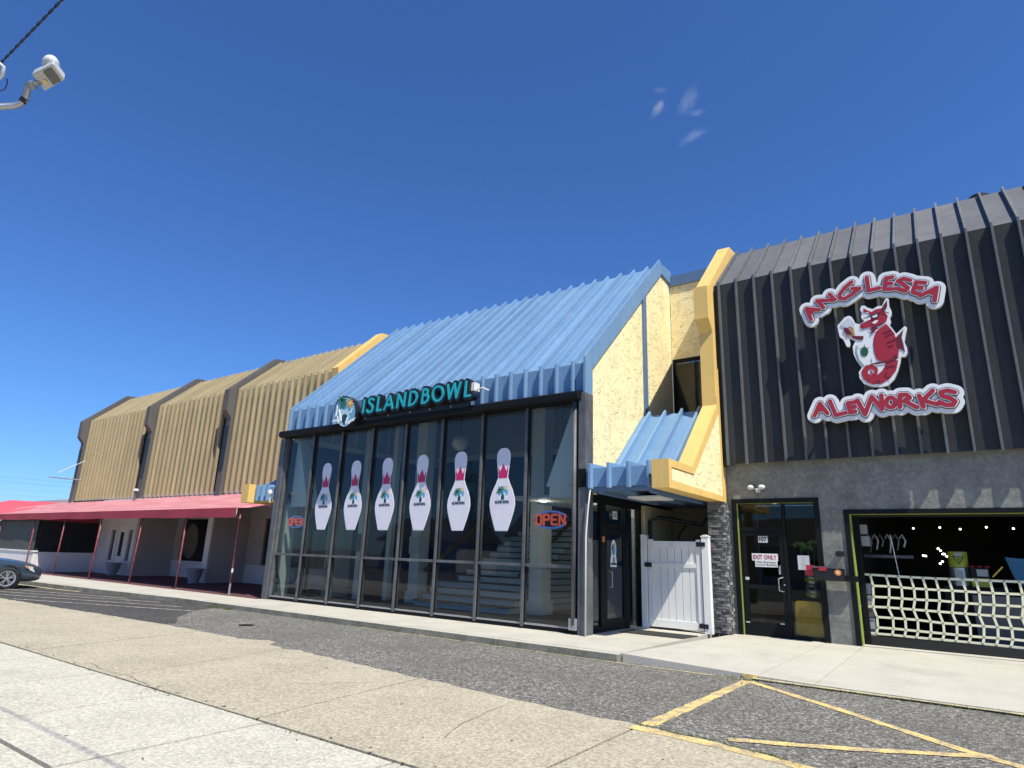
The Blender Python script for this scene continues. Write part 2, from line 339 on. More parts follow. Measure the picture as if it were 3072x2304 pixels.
m_screen_lit = mat('screen_black_sunlit', (.055, .065, .06), .8, var=.5, vscale=2, var2=(.10, .11, .10))  # lighter copy of the black screen, coloured as if sunlit
m_pot = mat('pot_grey', (.30, .28, .31), .8, bump=.5, bscale=20)
m_tan_in = mat('tan_curtain', (.34, .27, .18), .9)
m_teal = mat('teal_letter', (.02, .42, .47), .35)
m_red = mat('sign_red', (.43, .025, .04), .4)
m_dkred = mat('sign_dark_red', (.16, .015, .025), .4)
m_signw = mat('sign_white', (.92, .92, .90), .35)
m_signside = mat('sign_edge_grey', (.42, .43, .43), .5)
m_green = mat('sign_green', (.02, .12, .05), .4)
m_tanb = mat('beer_tan', (.50, .29, .13), .4)
m_pin = mat('pin_vinyl', (.84, .81, .88), .5, noise=.12, nscale=160, var=.15, vscale=5)
m_pinedge = mat('pin_vinyl_edge', (.96, .96, .96), .5)
m_magenta = mat('pin_magenta', (.55, .02, .13), .5)
m_navy = mat('logo_navy', (.015, .05, .09), .5)
m_palm = mat('logo_palm', (.03, .17, .08), .5)
m_sky = mat('logo_sky', (.16, .42, .62), .5)
m_skyl = mat('logo_pale', (.50, .68, .74), .5)
m_sun = mat('logo_sun', (.85, .40, .05), .5); m_sun2 = mat('logo_sun_pale', (.9, .62, .22), .5)
m_neonr = mat('neon_red', (.55, .09, .07), .35, emit=(1, .16, .10), estr=.32)
m_neonb = mat('neon_blue', (.12, .22, .50), .35, emit=(.15, .3, 1), estr=.2)
m_inwall = mat('interior_navy', (.035, .075, .19), .8)
m_ingrey = mat('interior_grey', (.50, .54, .53), .8)
m_inlight = mat('interior_column', (.78, .80, .76), .7)
m_riser = mat('stair_riser', (.66, .74, .77), .7, var=.3, vscale=3)
m_tread = mat('stair_tread', (.05, .05, .055), .7)
m_wood = mat('stair_rail_wood', (.16, .085, .03), .6)
m_infloor = mat('interior_floor', (.12, .105, .09), .5, var=.3)
m_globe = mat('paper_globe', (.78, .76, .70), .8)
m_galv = mat('galvanised', (.52, .53, .54), .35, metal=.85, var=.3, vscale=6)
m_lamp = mat('lamp_housing', (.60, .61, .60), .5, var=.2, vscale=8)
m_lampd = mat('lamp_dark', (.12, .125, .12), .4, var=.5, vscale=20)
m_keg = mat('keg_steel', (.55, .55, .54), .3, metal=.8)
m_keglime = mat('keg_lime', (.42, .47, .04), .5)
m_crate = mat('yellow_tote', (.82, .56, .04), .4, var=.25, vscale=7)
m_strap = mat('lime_strap', (.86, .83, .60), .7, noise=.15, nscale=120)
m_strapk = mat('strap_stitching', (.33, .35, .22), .8)
m_tub = mat('blue_tub', (.02, .14, .28), .4)
m_carp = mat('car_paint', (.055, .085, .115), .25, metal=.35, coat=1)
m_tyre = mat('tyre', (.015, .015, .016), .8)
m_rim = mat('alloy', (.62, .63, .64), .25, metal=.7)
m_lens = mat('lamp_lens', (.55, .56, .55), .1, coat=1)
m_amber = mat('amber_lens', (.6, .2, .06), .2)
m_leaf = mat('leaf', (.05, .11, .025), .6, var=.5, vscale=20, var2=(.09, .15, .03))
m_leafb = mat('bright_leaf', (.16, .34, .07), .5)
m_leaf2 = mat('dry_grass', (.20, .17, .06), .8)
m_bark = mat('bark', (.10, .075, .05), .9)
m_bulb = mat('bulb', (1, 1, .9), emit=(1, .93, .78), estr=4)
m_down = mat('downlight', (1, 1, .9), emit=(1, .95, .82), estr=2.5)
m_paper = mat('paper', (.66, .68, .68), .7, noise=.2, nscale=200)
m_mat = mat('door_mat', (.03, .03, .03), .95, noise=.4, nscale=80)
m_org = mat('sticker_orange', (.75, .22, .10), .5)
m_roofh = mat('house_roof', (.13, .12, .11), .9); m_sid = mat('house_siding', (.55, .56, .55), .7)

# ------------------------------------------------------------------ ground, road, pavements
def kerbY(x):   # line of the kerb face along the old pavement
    pts = [(-60, 8.6), (-28, 9.32), (-22.8, 9.52), (-19, 9.86), (-12, 9.88), (-4.9, 9.88)]
    for (a, b), (c, d) in zip(pts, pts[1:]):
        if x <= c: return b+(d-b)*(x-a)/(c-a)
    return 9.88
g = MB().quad((-700, -700, -.05), (700, -700, -.05), (700, 700, -.05), (-700, 700, -.05)).build('ground', m_far, kind='structure')
MB().quad((-90, -2.5, -.02), (14, -2.5, -.02), (14, 10.6, -.02), (-90, 10.6, -.02)).build('joint_bed', m_joint, kind='structure').name = 'ground_joint_bed'
rd = empty('road', (-20, 8.2, 0), kind='structure')
edge = [(-60, 6.6), (-22, 6.62), (-18, 6.75), (-15.24, 6.9), (-13.7, 6.95), (-12.57, 6.95), (-10.9, 6.95), (-10.6, 7.02), (-10.37, 7.2), (-10.1, 7.18), (-9.88, 6.9), (-9.35, 6.8), (-9.05, 6.9), (-8.39, 6.75), (-7.8, 6.73), (-7.4, 6.71), (-6.1, 6.58), (-4.6, 6.42), (-3.4, 6.36), (-2.96, 6.37), (-2.2, 6.31), (-1.68, 6.19), (-1.43, 6.08), (1, 5.5), (14, 4.6)]
random.seed(3)
fine = []
for (a, b), (c, d) in zip(edge, edge[1:]):
    k = max(1, int((c-a)/.16)) if a > -24 else 1
    for i in range(k): fine.append((a+(c-a)*i/k, b+(d-b)*i/k+(random.uniform(-.035, .035) if a > -24 else 0)))
fine.append(edge[-1])
def yedge(x):
    for (a, b), (c, d) in zip(fine, fine[1:]):
        if x <= c: return b+(d-b)*(x-a)/(c-a)
    return 5
def road_sheet(x0, x1, m, z, nm):
    mb = MB(); xs = sorted({x0, x1} | {p[0] for p in fine if x0 < p[0] < x1})
    for a, b in zip(xs, xs[1:]): mb.quad((a, yedge(a), z), (b, yedge(b), z), (b, 10.9, z), (a, 10.9, z))
    return mb.build(nm, m, rd)
road_sheet(-17.0, 14, m_asph, 0, 'asphalt')
road_sheet(-60, -17.0, m_asph_dark, 0, 'asphalt')
pt = MB(); pl = [(-17.2, 10.6), (-17.2, 7.0), (-13.9, 7.0), (-13.7, 7.25), (-14.3, 7.6), (-14.9, 7.9), (-15.2, 8.2), (-15.8, 8.7), (-16.3, 9.2), (-16.5, 9.5), (-16.6, 10.6)]
pt.add([(x, y, .004) for x, y in pl], [list(range(len(pl)))]).build('asphalt_patch', m_asph_dark, rd)
def ribbon(name, pts, wd, m, z, parent=rd, jag=.012):
    mb = MB(); P = [Vector(p) for p in pts]; L = []
    for a, b in zip(P, P[1:]):
        k = max(1, int((b-a).length/.12))
        for i in range(k): L.append(a+(b-a)*i/k)
    L.append(P[-1]); A = []; B = []
    for i, p in enumerate(L):
        d = (L[min(i+1, len(L)-1)]-L[max(i-1, 0)]).normalized(); q = Vector((-d.y, d.x))
        A.append(p+q*(wd/2+random.uniform(-jag, jag))); B.append(p-q*(wd/2+random.uniform(-jag, jag)))
    for i in range(len(L)-1): mb.quad((*B[i], z), (*B[i+1], z), (*A[i+1], z), (*A[i], z))
    return mb.build(name, m, parent)
ribbon('yellow_marking', [(-2.93, 6.45), (-2.92, 9.78)], .15, m_yel, .004)
ribbon('yellow_marking', [(-2.88, 9.74), (-1.75, 8.85), (-.27, 7.6), (.15, 7.35)], .125, m_yel, .006)
ribbon('yellow_marking', [(-2.15, 6.50), (-1.2, 6.98), (-.15, 7.62)], .125, m_yel, .008)
ribbon('yellow_marking', [(-4.9, 9.80), (-3.9, 9.86), (-3.0, 9.86)], .05, m_yel_faded, .004)
ribbon('yellow_marking', [(-11, 9.82), (-7, 9.82), (-4.9, 9.80)], .04, m_yel_faded, .006)
ribbon('yellow_marking', [(-30, 9.02), (-25.5, 9.10), (-23.8, 9.3)], .13, m_yel_faded, .004)
for a, b in (((-26.0, 6.9), (-18.8, 9.4)), ((-24.0, 6.8), (-17.2, 9.2)), ((-21.5, 6.8), (-15.9, 8.9)), ((-29, 7.0), (-20.5, 9.3))):
    ribbon('white_marking', [a, b], .10, m_wht_line, .009)
MB().lathe((-12.66, 8.2, 0), [(.16, .004), (.16, .009), (.02, .010)], 20).build('cover_plate', m_blackp, rd)
# concrete pavement slabs next to the camera (light) and the apron beyond them (tan)
ap = empty('apron', (-8, 5, 0), kind='structure')
gap = .014
js = [(-60, -60), (-19.5, -19.9), (-15.03, -15.45), (-11.5, -12.2), (-8.73, -9.36), (-5.80, -6.13), (-2.93, -2.96), (-.1, -.2), (3, 3), (6, 6), (10, 10)]
for i in range(len(js)-1):
    (a0, a1), (b0, b1) = js[i], js[i+1]
    for (x0, x1) in (((a0+gap, a1+gap), (b0-gap, b1-gap)),):
        xa0, xa1 = x0; xb0, xb1 = x1
        top = [(x, yedge(x)-.004 if True else 0) for x in sorted({xa1, xb1} | {p[0] for p in fine if xa1 < p[0] < xb1})]
        top = top[::-1]
        pol = [(xa0, 3.985), (xb0, 3.985)]+top
        dz = random.uniform(0, .004)
        # the apron rises a little above the asphalt
        MB().prism(pol, 'z', -.03, .012+dz).build('slab', m_conc_tan, ap)
wk = empty('pavement', (-6, 3, 0), kind='structure')
for row, (ya, yb) in enumerate(((2.24, 3.945), (.4, 2.20), (-1.6, .375))):
    xs = [-60, -16, -14.3, -12.5, -10.78, -9.06, -7.36, -5.6, -3.9, -2.2, -.4, 1.3, 3, 4.8, 10]
    for a, b in zip(xs, xs[1:]):
        g2 = .013 if a not in (-5.6,) else .017
        MB().box(a+g2, b-g2, ya, yb, -.03, .012+random.uniform(0, .004)).build('slab', m_conc_light, wk)
ribbon('yellow_marking', [(-3.0, 6.25), (-2.3, 6.20), (-1.75, 6.12), (-1.1, 5.98), (.2, 5.6)], .15, m_yel, .0195, ap)
# weeds in the joints and along the kerb (nobody could count them)
random.seed(11)
wd = MB()
def tuft(mb, x, y, z, h, n=5):
    for _ in range(n):
        a = random.uniform(0, 6.28); l = h*random.uniform(.5, 1.2); dx, dy = math.cos(a), math.sin(a)
        bx, by = x+random.uniform(-.02, .02), y+random.uniform(-.015, .015)
        mb.add([(bx-dy*.004, by+dx*.004, z), (bx+dy*.004, by-dx*.004, z), (bx+dx*l*.6, by+dy*l*.6, z+l)], [(0, 1, 2)], random.choice((0, 0, 1)))
for i in range(900):
    x = random.uniform(-14, 3); 
    if random.random() < .5*(1+math.sin(x*5+math.sin(x*13))): tuft(wd, x, 3.972+random.uniform(-.008, .008), 0, .018, 3)
for i in range(260):
    x = random.uniform(-3.4, .4); tuft(wd, x, 9.93+random.uniform(-.05, .04) if x > -2.9 else 9.86, 0, .05 if random.random() < .2 else .022, 4)
for i in range(160):
    x = random.uniform(-17.0, -15.8); tuft(wd, x, 9.80+random.uniform(-.08, .05), 0, .05, 4)
for i in range(220):
    x = random.uniform(-3.0, -1.4); tuft(wd, x, yedge(x)+random.uniform(-.02, .03), .01, .022, 4)
for i in range(110):
    y = random.uniform(4, 6.4); tuft(wd, -2.93-.012*(y-4)+random.uniform(-.01, .01), y, .0, .02, 3)
wd.build('weeds', [m_leaf, m_leaf2], kind='stuff')
lt_ = MB()
for i in range(420):
    x = random.uniform(-13, 2.5); y = random.choice((random.uniform(.8, 6.3), random.uniform(3.9, 4.1), random.uniform(9.3, 9.9), random.uniform(6.4, 7.2)))
    s_ = random.uniform(.008, .028); a = random.uniform(0, 3.14); dx, dy = math.cos(a)*s_, math.sin(a)*s_; z = .0175 if y < yedge(x) else .006
    lt_.add([(x-dx, y-dy, z), (x+dy*.5, y-dx*.5, z+.003), (x+dx, y+dy, z+s_*.25), (x-dy*.5, y+dx*.5, z+.002)], [(0, 1, 2, 3)], random.choice((0, 1, 1, 2)))
lt_.build('litter', [m_bark, m_leaf2, m_joint], kind='stuff')
# hairline cracks in the apron and asphalt
def crack(x, y, a, L, z, par, w_=.006):
    pts = [(x, y)]
    for k in range(int(L/.12)):
        a += random.uniform(-.5, .5)*.6; x += math.cos(a)*.12; y += math.sin(a)*.12; pts.append((x, y))
    return ribbon('crack', pts, w_, m_joint, z, par, .002)
crack(-9.9, 4.1, .3, 2.4, .0178, ap); crack(-4.4, 6.1, -1.9, 1.5, .0178, ap); crack(-7.0, 5.2, .5, 1.3, .0178, ap); crack(-2.2, 6.6, .8, .9, .005, rd, .012); crack(-3.8, 8.0, .2, 2.6, .005, rd, .008); crack(-7.5, 8.3, -.1, 3.0, .005, rd, .008)
# raised walk in front of the buildings: kerb stones, flags
sw = empty('sidewalk', (-10, 11, 0), kind='structure')
kx = [-60, -45, -36, -31.5, -27.9, -25.3, -22.9, -21.1, -18.9, -17.6, -15.1, -12.5, -9.9, -7.4, -4.97]
for a, b in zip(kx, kx[1:]):
    ya, yb = kerbY(a), kerbY(b); h = .118+random.uniform(-.003, .003)
    mb = MB(); mb.prism([(a+.008, ya), (b-.008, yb), (b-.008, yb+.17), (a+.008, ya+.17)], 'z', -.05, h)
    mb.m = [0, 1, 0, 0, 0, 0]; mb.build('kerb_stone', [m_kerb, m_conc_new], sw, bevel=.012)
fx = [-60, -45, -36, -31.5, -27.9, -25.3, -22.9, -20.2, -17.6, -15.1, -12.5, -9.9, -7.4, -4.97]
for a, b in zip(fx, fx[1:]):
    ya, yb = kerbY(a)+.175, kerbY(b)+.175
    MB().prism([(a+.004, ya), (b-.004, yb), (b-.004, 11.45), (a+.004, 11.45)], 'z', -.05, .12).build('slab', m_conc_new, sw)
MB().box(-60, -17.35, 11.455, 17.5, -.05, .118).build('covered_walk', m_walkred, sw)
MB().box(-17.34, -4.97, 11.455, 14.9, -.05, .119).build('slab', m_conc_new, sw)
# new flags that ramp down to the road in front of the brewery
def ramp(x0a, x0b, x1a, x1b, h0, h1, m=m_conc_new):
    mb = MB(); yf0, yf1 = 10.02, 10.02
    A = [(x0a, yf0, h0), (x1a, yf1, h1), (x1b, 14.9, .121), (x0b, 14.9, .121)]
    B = [(x, y, -.05) for x, y, z in A]
    mb.add(A+B, [(0, 1, 2, 3), (0, 4, 5, 1), (1, 5, 6, 2), (2, 6, 7, 3), (3, 7, 4, 0)])
    return mb.build('slab', m, sw)
ramp(-4.955, -4.56, -2.86, -2.80, .118, .05); ramp(-2.85, -2.79, -2.10, -2.13, .05, .035); ramp(-2.09, -2.12, 3.0, 3.0, .035, .03); ramp(3.01, 3.01, 12, 12, .03, .03)
ribbon('edge_strip', [(-2.9, 9.96), (3, 9.96)], .09, m_yel_faded, .024, sw, .004)
MB().box(-3.06, -2.86, 9.995, 10.015, .0, .06).build('yellow_kerb_paint', m_yel, sw)
MB().box(-1.15, 6, 9.93, 10.0, -.04, .012).build('drain_channel', m_blackp, sw)

# ------------------------------------------------------------------ ribbed metal cladding
def cladding(parent, x0, pitch, n, line, depth, wid, mats, names, ridge_back=None, overhang=.05):
    """line: panel line in (y,z) from bottom to top; one panel piece per facet and one batten per bay"""
    facets = list(zip(line, line[1:]))
    for fi, (a, b) in enumerate(facets):
        mb = MB(); d = Vector((b[0]-a[0], b[1]-a[1])).normalized(); nn = Vector((-d.y, d.x))
        if nn.x > 0: nn = -nn
        th = .02
        pol = [a, b, (b[0]-nn.x*th, b[1]-nn.y*th), (a[0]-nn.x*th, a[1]-nn.y*th)]
        mb.prism(pol, 'x', x0+wid/2, x0+pitch-wid/2)
        p = mb.build(names[fi], mats[fi], parent)
        for i in range(1, n): c = inst(p, pitch*i)
    def off(i):
        if i == 0:
            a, b = line[0], line[1]; d = Vector((b[0]-a[0], b[1]-a[1])).normalized(); q = Vector((-d.y, d.x)); q = q if q.x < 0 else -q
            return Vector(a)+q*depth-d*overhang
        if i == len(line)-1:
            a, b = line[-2], line[-1]; d = Vector((b[0]-a[0], b[1]-a[1])).normalized(); q = Vector((-d.y, d.x)); q = q if q.x < 0 else -q
            return Vector(b)+q*depth
        q = []
        for a, b in ((line[i-1], line[i]), (line[i], line[i+1])):
            d = Vector((b[0]-a[0], b[1]-a[1])).normalized(); e = Vector((-d.y, d.x)); q.append(e if e.x < 0 else -e)
        m = (q[0]+q[1]).normalized(); return Vector(line[i])+m*(depth/m.dot(q[0]))
    outer = [off(i) for i in range(len(line))]
    inner = [Vector(line[0])-Vector((0, overhang))]+[Vector(p) for p in line[1:]]
    for si in range(len(line)-1):
        mb = MB(); pol = [inner[si], inner[si+1], outer[si+1], outer[si]]
        mb.prism([(p.x, p.y) for p in pol], 'x', x0-wid/2, x0+wid/2)
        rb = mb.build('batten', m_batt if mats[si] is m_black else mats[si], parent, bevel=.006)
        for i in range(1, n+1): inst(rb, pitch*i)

# ------------------------------------------------------------------ the bowling building (blue roof)
bw = empty('bowling_building', (-11.9, 11.8, .12), 'bowling hall with a steep blue ribbed metal roof above a wall of dark glass', 'building')
GY = 11.75   # face of the glass wall
XL, XR = -17.25, -6.60
XA, NB, PB = -17.155, 24, .4267
cladding(bw, XA, PB, NB, [(11.75, 5.13), (11.75, 5.76), (15.95, 9.77)], .105, .055, [m_blue, m_blue], ['fascia_panel', 'roof_panel'], overhang=.03)
xe = XA+PB*NB
MB().prism([(11.75, 5.13), (11.75, 5.76), (15.95, 9.77), (15.97, 9.75), (11.77, 5.74), (11.77, 5.13)], 'x', xe+.03, XR+.0).build('roof_panel', m_blue, bw)
# roof deck behind the ridge, inner structure, verge trim
MB().prism([(15.97, 9.76), (16.75, 9.76), (16.75, 9.70), (15.97, 9.70)], 'x', XL, XR).build('ridge_cap', m_blue, bw)
MB().prism([(11.80, 5.14), (11.80, 5.73), (15.97, 9.70), (16.2, 9.70), (16.2, 9.5), (12.0, 5.55), (12.0, 5.14)], 'x', XL+.1, XR-.26).build('roof_deck', m_void, bw)
def verge(x0, x1):
    MB().prism([(11.60, 5.04), (11.60, 5.86), (15.93, 9.99), (16.02, 9.88), (16.06, 9.60), (11.93, 5.66), (11.93, 5.04)], 'x', x0, x1).build('verge_trim', m_blue, bw)
verge(XR, XR+.05)
MB().prism([(16.03, 9.90), (16.74, 9.90), (16.74, 9.50), (16.06, 9.58)], 'x', XR, XR+.05).build('verge_trim', m_blue, bw)
# gutter beam above the glass
MB().prism([(11.39, 4.90), (11.39, 5.02), (11.44, 5.055), (11.80, 5.055), (11.80, 4.86), (11.44, 4.86)], 'x', -17.22, -6.62).build('gutter_beam', m_frame, bw, bevel=.008)
# east side wall (stucco) with its vertical blue strip
MB().prism([(11.93, 3.36), (11.93, 5.68), (16.05, 9.58), (16.72, 9.50), (16.72, 3.0), (14.65, 3.0), (14.65, 5.08), (13.0, 3.62), (12.2, 2.9), (11.93, 2.9)], 'x', XR-.25, XR-.005).build('side_wall', m_stucco, bw)
MB().box(XR-.004, XR+.045, 14.72, 14.92, 5.0, 8.47).build('blue_strip', m_blue_dk, bw)
MB().box(XR-.25, XR-.006, 11.93, 16.7, 2.8, 3.0).build('side_wall_base', m_frame, bw)
# corner posts and glass wall
MX = [-17.12, -15.82, -14.53, -13.25, -11.97, -10.68, -9.40, -8.11]
MB().box(-17.40, -17.16, 11.62, 11.95, .12, 4.86).build('corner_post', m_mull, bw, bevel=.01)
MB().box(-6.86, -6.70, 11.60, 11.78, .12, 4.9).build('corner_post', m_frame, bw, bevel=.01)
cp = MB().box(-6.69, -6.52, 11.56, 11.90, .12, 5.03); cp.build('corner_post', m_mull, bw, bevel=.01)
MB().box(-6.70, -6.505, 11.55, 11.91, 3.0, 3.38).build('post_cover', m_frame, bw)
MB().tube([(-6.78, 11.555, .3), (-6.78, 11.555, 4.85)], .045, 12).build('downpipe', m_mull, bw, smooth=True)
MB().box(-6.88, -6.70, 11.53, 11.60, .2, .42).build('pipe_shoe', m_alu, bw, bevel=.01)
for x in MX[1:]:
    o = MB().box(x-.032, x+.032, GY-.09, GY+.07, .16, 4.86).build('mullion', m_mull, bw, bevel=.004)
    MB().box(x-.052, x-.0325, GY-.055, GY-.01, .20, 4.84).build('glazing_bead', m_alu, bw)
    MB().box(x+.0325, x+.05, GY-.055, GY-.01, .20, 4.84).build('glazing_bead', m_frame, bw)
MB().box(-17.16, -17.08, GY-.09, GY+.07, .16, 4.86).build('mullion', m_mull, bw)
MB().box(-17.16, -6.86, GY-.05, GY+.07, .125, .20).build('window_sill', m_frame, bw)
xb = MX+[-6.86]
for a, b in zip(xb, xb[1:]):
    a_, b_ = a+.052, b-.054
    MB().box(a_, b_, GY-.075, GY+.05, 1.372, 1.432).build('window_rail', m_mull, bw, bevel=.005)
    MB().box(a_, b_, GY-.06, GY+.0, .202, .235).build('bottom_rail', m_alu, bw)
    MB().box(a_, b_, GY-.005, GY+.005, .236, 1.371).build('window_pane', m_glass, bw)
    MB().box(a_, b_, GY-.005, GY+.005, 1.433, 4.855).build('window_pane', m_glass, bw)
# entrance front facing the recess (plane X = -6.6)
EX = XR
MB().box(EX-.12, EX+.0, 11.92, 11.99, .12, 2.80).build('door_frame', m_frame, bw)
for ya, yb, nm in ((11.99, 12.40, 'side_light'), (13.74, 14.30, 'side_light')):
    MB().box(EX-.045, EX-.035, ya+.0, yb-.0, .24, 2.55).build(nm, m_glass, bw)
for ya, yb in ((12.40, 12.62), (13.56, 13.74), (14.30, 14.42)):
    MB().box(EX-.10, EX+.0, ya, yb, .12, 2.80).build('door_frame', m_frame, bw)
MB().box(EX-.10, EX+.0, 11.991, 12.399, .12, .24).build('door_frame', m_frame, bw)
MB().box(EX-.10, EX+.0, 12.621, 13.559, 2.22, 2.33).build('door_frame', m_frame, bw)
MB().box(EX-.11, EX+.002, 11.93, 14.5, 2.74, 2.84).build('door_frame', m_frame, bw)
MB().box(EX-.045, EX-.035, 12.62, 13.56, 2.33, 2.74).build('transom_pane', m_glass, bw)
dr = empty('entrance_door', (EX-.03, 13.1, .12)); dr.parent = bw; dr.location = Vector((EX-.03, 13.1, .12))-bw.location
for bx in ((12.63, 12.69, .13, 2.20), (13.49, 13.55, .13, 2.20), (12.69, 13.49, .13, .36), (12.69, 13.49, 2.11, 2.20)):
    MB().box(EX-.07, EX-.01, *bx).build('door_stile', m_frame, dr)
MB().box(EX-.045, EX-.035, 12.69, 13.49, .36, 2.11).build('door_pane', m_glass, dr)
MB().tube([(EX-.01, 12.80, 1.0), (EX+.05, 12.80, 1.0), (EX+.05, 12.80, 1.32), (EX-.01, 12.80, 1.32)], .014, 8).build('handle', m_alu, dr)
ds = empty('door_sticker', (EX+.0, 13.0, 1.42), 'cut-out palm and bowling pin sticker on the glass entrance door', 'sticker')
def onx(mb, pts, x, th=.002): return mb.prism([(y, z) for y, z in pts], 'x', x, x+th)
onx(MB(), [(12.84, 1.42), (13.13, 1.42), (13.14, 1.52), (13.10, 1.66), (13.12, 1.80), (13.10, 1.92), (13.02, 2.0), (12.93, 1.97), (12.87, 1.86), (12.88, 1.7), (12.84, 1.56)], EX-.012).build('white_film', m_pinedge, ds)
onx(MB(), [(12.99+.085*math.cos(t*math.pi/8), 1.78+.13*math.sin(t*math.pi/8)) for t in range(16)], EX-.0095).build('globe', m_sky, ds)
onx(MB(), [(12.90, 1.86), (12.98, 1.93), (12.96, 1.82), (12.99, 1.70), (12.95, 1.70), (12.93, 1.8), (12.88, 1.78)], EX-.007).build('palm', m_palm, ds)
onx(MB(), [(13.05+.035*math.cos(t*math.pi/6), 1.90+.045*math.sin(t*math.pi/6)) for t in range(12)], EX-.007).build('sun', m_sun2, ds)
onx(MB(), [(12.96, 1.52), (13.03, 1.52), (13.02, 1.63), (12.97, 1.63)], EX-.007).build('ball', m_navy, ds)
onx(MB(), [(12.86, 1.46), (13.12, 1.46), (13.12, 1.51), (12.86, 1.51)], EX-.009).build('name_band', m_navy, ds)
MB().box(EX-.004+.004, EX+.004, 12.45, 12.55, 1.93, 2.05).build('door_notice', m_org, label='small reddish notice on the frame left of the glass entrance door', cat='notice')
MB().box(EX+.003, EX+.006, 12.93, 13.15, 2.44, 2.62).build('number_plate', m_paper, bw)
text_mesh('door_number', '201', .15, (EX+.0075, 13.04, 2.53), m_blackp, bw, axis='x', width=.15)
# interior seen through the glass
inn = bw
MB().box(-17.15, -6.9, 11.83, 18.6, .06, .121).build('interior_floor', m_infloor, bw)
MB().box(-17.19, -17.12, 14.6, 18.6, .12, 4.78).build('interior_wall', m_inwall, bw)
MB().box(-17.19, -17.12, 11.95, 14.6, 2.9, 4.78).build('interior_wall', m_inwall, bw)
MB().box(-17.19, -17.12, 11.95, 12.3, .12, 2.9).build('interior_wall', m_ingrey, bw)
MB().box(-17.19, -17.12, 13.6, 14.6, .12, 2.9).build('interior_wall', m_ingrey, bw)
MB().box(-17.17, -17.15, 12.3, 13.6, .15, 2.9).build('side_door_pane', m_glass, bw)
MB().box(-17.18, -17.12, 12.92, 12.99, .12, 2.9).build('door_frame', m_frame, bw)
MB().prism([(12.05, 4.96), (12.1, 5.5), (15.9, 9.1), (18.6, 9.1), (18.6, 4.96)], 'x', -17.12, -17.08).build('interior_upper_wall', m_ingrey, bw)
MB().box(-17.2, -6.9, 16.2, 18.7, 9.3, 9.4).build('roof_deck', m_void, bw)
MB().prism([(11.95, 5.14), (12.0, 5.5), (15.97, 9.45), (18.7, 9.45), (18.7, 5.14)], 'x', -17.22, -17.13).build('gable_wall', m_stucco, bw)
MB().box(-17.19, -17.02, 11.95, 18.6, 4.79, 4.95).build('interior_trim', m_inlight, bw)
for k in range(12): MB().box(-17.079, -17.06, 12.3+k*.5, 12.35+k*.5, 4.96, min(8.8, 5.45+k*.47)).build('wall_batten', m_inlight, bw)
MB().box(-17.1, -6.9, 18.5, 18.6, .12, 5.0).build('interior_wall', m_inwall, bw)
MB().box(-17.1, -6.9, 18.45, 18.6, 5.2, 8.6).build('interior_upper_wall', m_ingrey, bw)
MB().box(-17.05, -6.9, 18.38, 18.5, 5.0, 5.19).build('interior_trim', m_inlight, bw)
for k in range(9): MB().box(-11.4+k*.5, -11.36+k*.5, 18.42, 18.45, 5.2, 8.4).build('wall_batten', m_inlight, bw)
MB().box(XR-.34, XR-.26, 14.6, 18.6, .12, 5.0).build('interior_wall', m_ingrey, bw)
for (cx_, cy_, wv) in ((-14.15, 14.75, .40), (-9.72, 14.80, .42), (-16.2, 14.2, .20), (-15.3, 14.6, .18), (-7.5, 16.8, .35)):
    MB().box(cx_-wv/2, cx_+wv/2, cy_-wv/2, cy_+wv/2, .12, 7.2).build('column', m_inlight, bw)
    if wv > .38:
        MB().box(cx_-wv/2-.05, cx_+wv/2+.05, cy_-wv/2-.05, cy_+wv/2+.05, .125, .45).build('column_base', m_inlight, bw)
        MB().box(cx_-wv/2-.05, cx_+wv/2+.05, cy_-wv/2-.05, cy_+wv/2+.05, 1.30, 1.36).build('column_band', m_inlight, bw)
stp = empty('staircase', (-11.8, 14.2, .12)); stp.parent = bw; stp.location = Vector((-11.8, 14.2, .12))-bw.location
for k in range(14):
    xl = -13.5+.02*k if k < 4 else -12.9+.055*(k-4); y0 = 14.0+.30*k; z = .12+.175*(k+1)
    MB().box(xl, -10.15, y0, 18.4, z-.175, z-.035).build('riser', m_riser, stp)
    MB().box(xl-.03, -10.12, y0-.035, min(y0+.33, 18.4), z-.034, z).build('tread', m_tread, stp)
MB().prism([(14.15, 1.02), (14.15, 1.14), (18.2, 3.5), (18.2, 3.38)], 'x', -13.35, -13.28).build('hand_rail', m_wood, bw)
MB().prism([(14.3, 1.0), (14.3, 1.1), (18.2, 3.4), (18.2, 3.3)], 'x', -10.10, -10.03).build('hand_rail', m_wood, bw)
for y in (14.3, 15.4, 16.5): MB().box(-13.33, -13.30, y, y+.03, .5, 1.1+(y-14.15)*.58).build('baluster', m_frame, bw)
MB().box(-13.9, -12.6, 16.0, 16.05, .12, 1.3).build('half_wall', m_inwall, bw)
# boxed soffits inside both ends of the glass wall
MB().prism([(-7.09, 4.84), (-7.76, 3.10), (-6.92, 3.10), (-6.92, 4.84)], 'y', 12.0, 12.4).build('boxed_soffit', m_inlight, bw)
MB().box(-7.68, -6.92, 12.01, 12.4, 2.84, 3.095).build('boxed_soffit', m_inlight, bw)
MB().prism([(-16.96, 4.84), (-17.06, 4.84), (-17.06, 3.0), (-16.30, 3.0)], 'y', 12.0, 12.4).build('boxed_soffit', m_inlight, bw)
MB().box(-17.06, -16.28, 12.01, 12.4, 2.80, 2.995).build('boxed_soffit', m_inlight, bw)
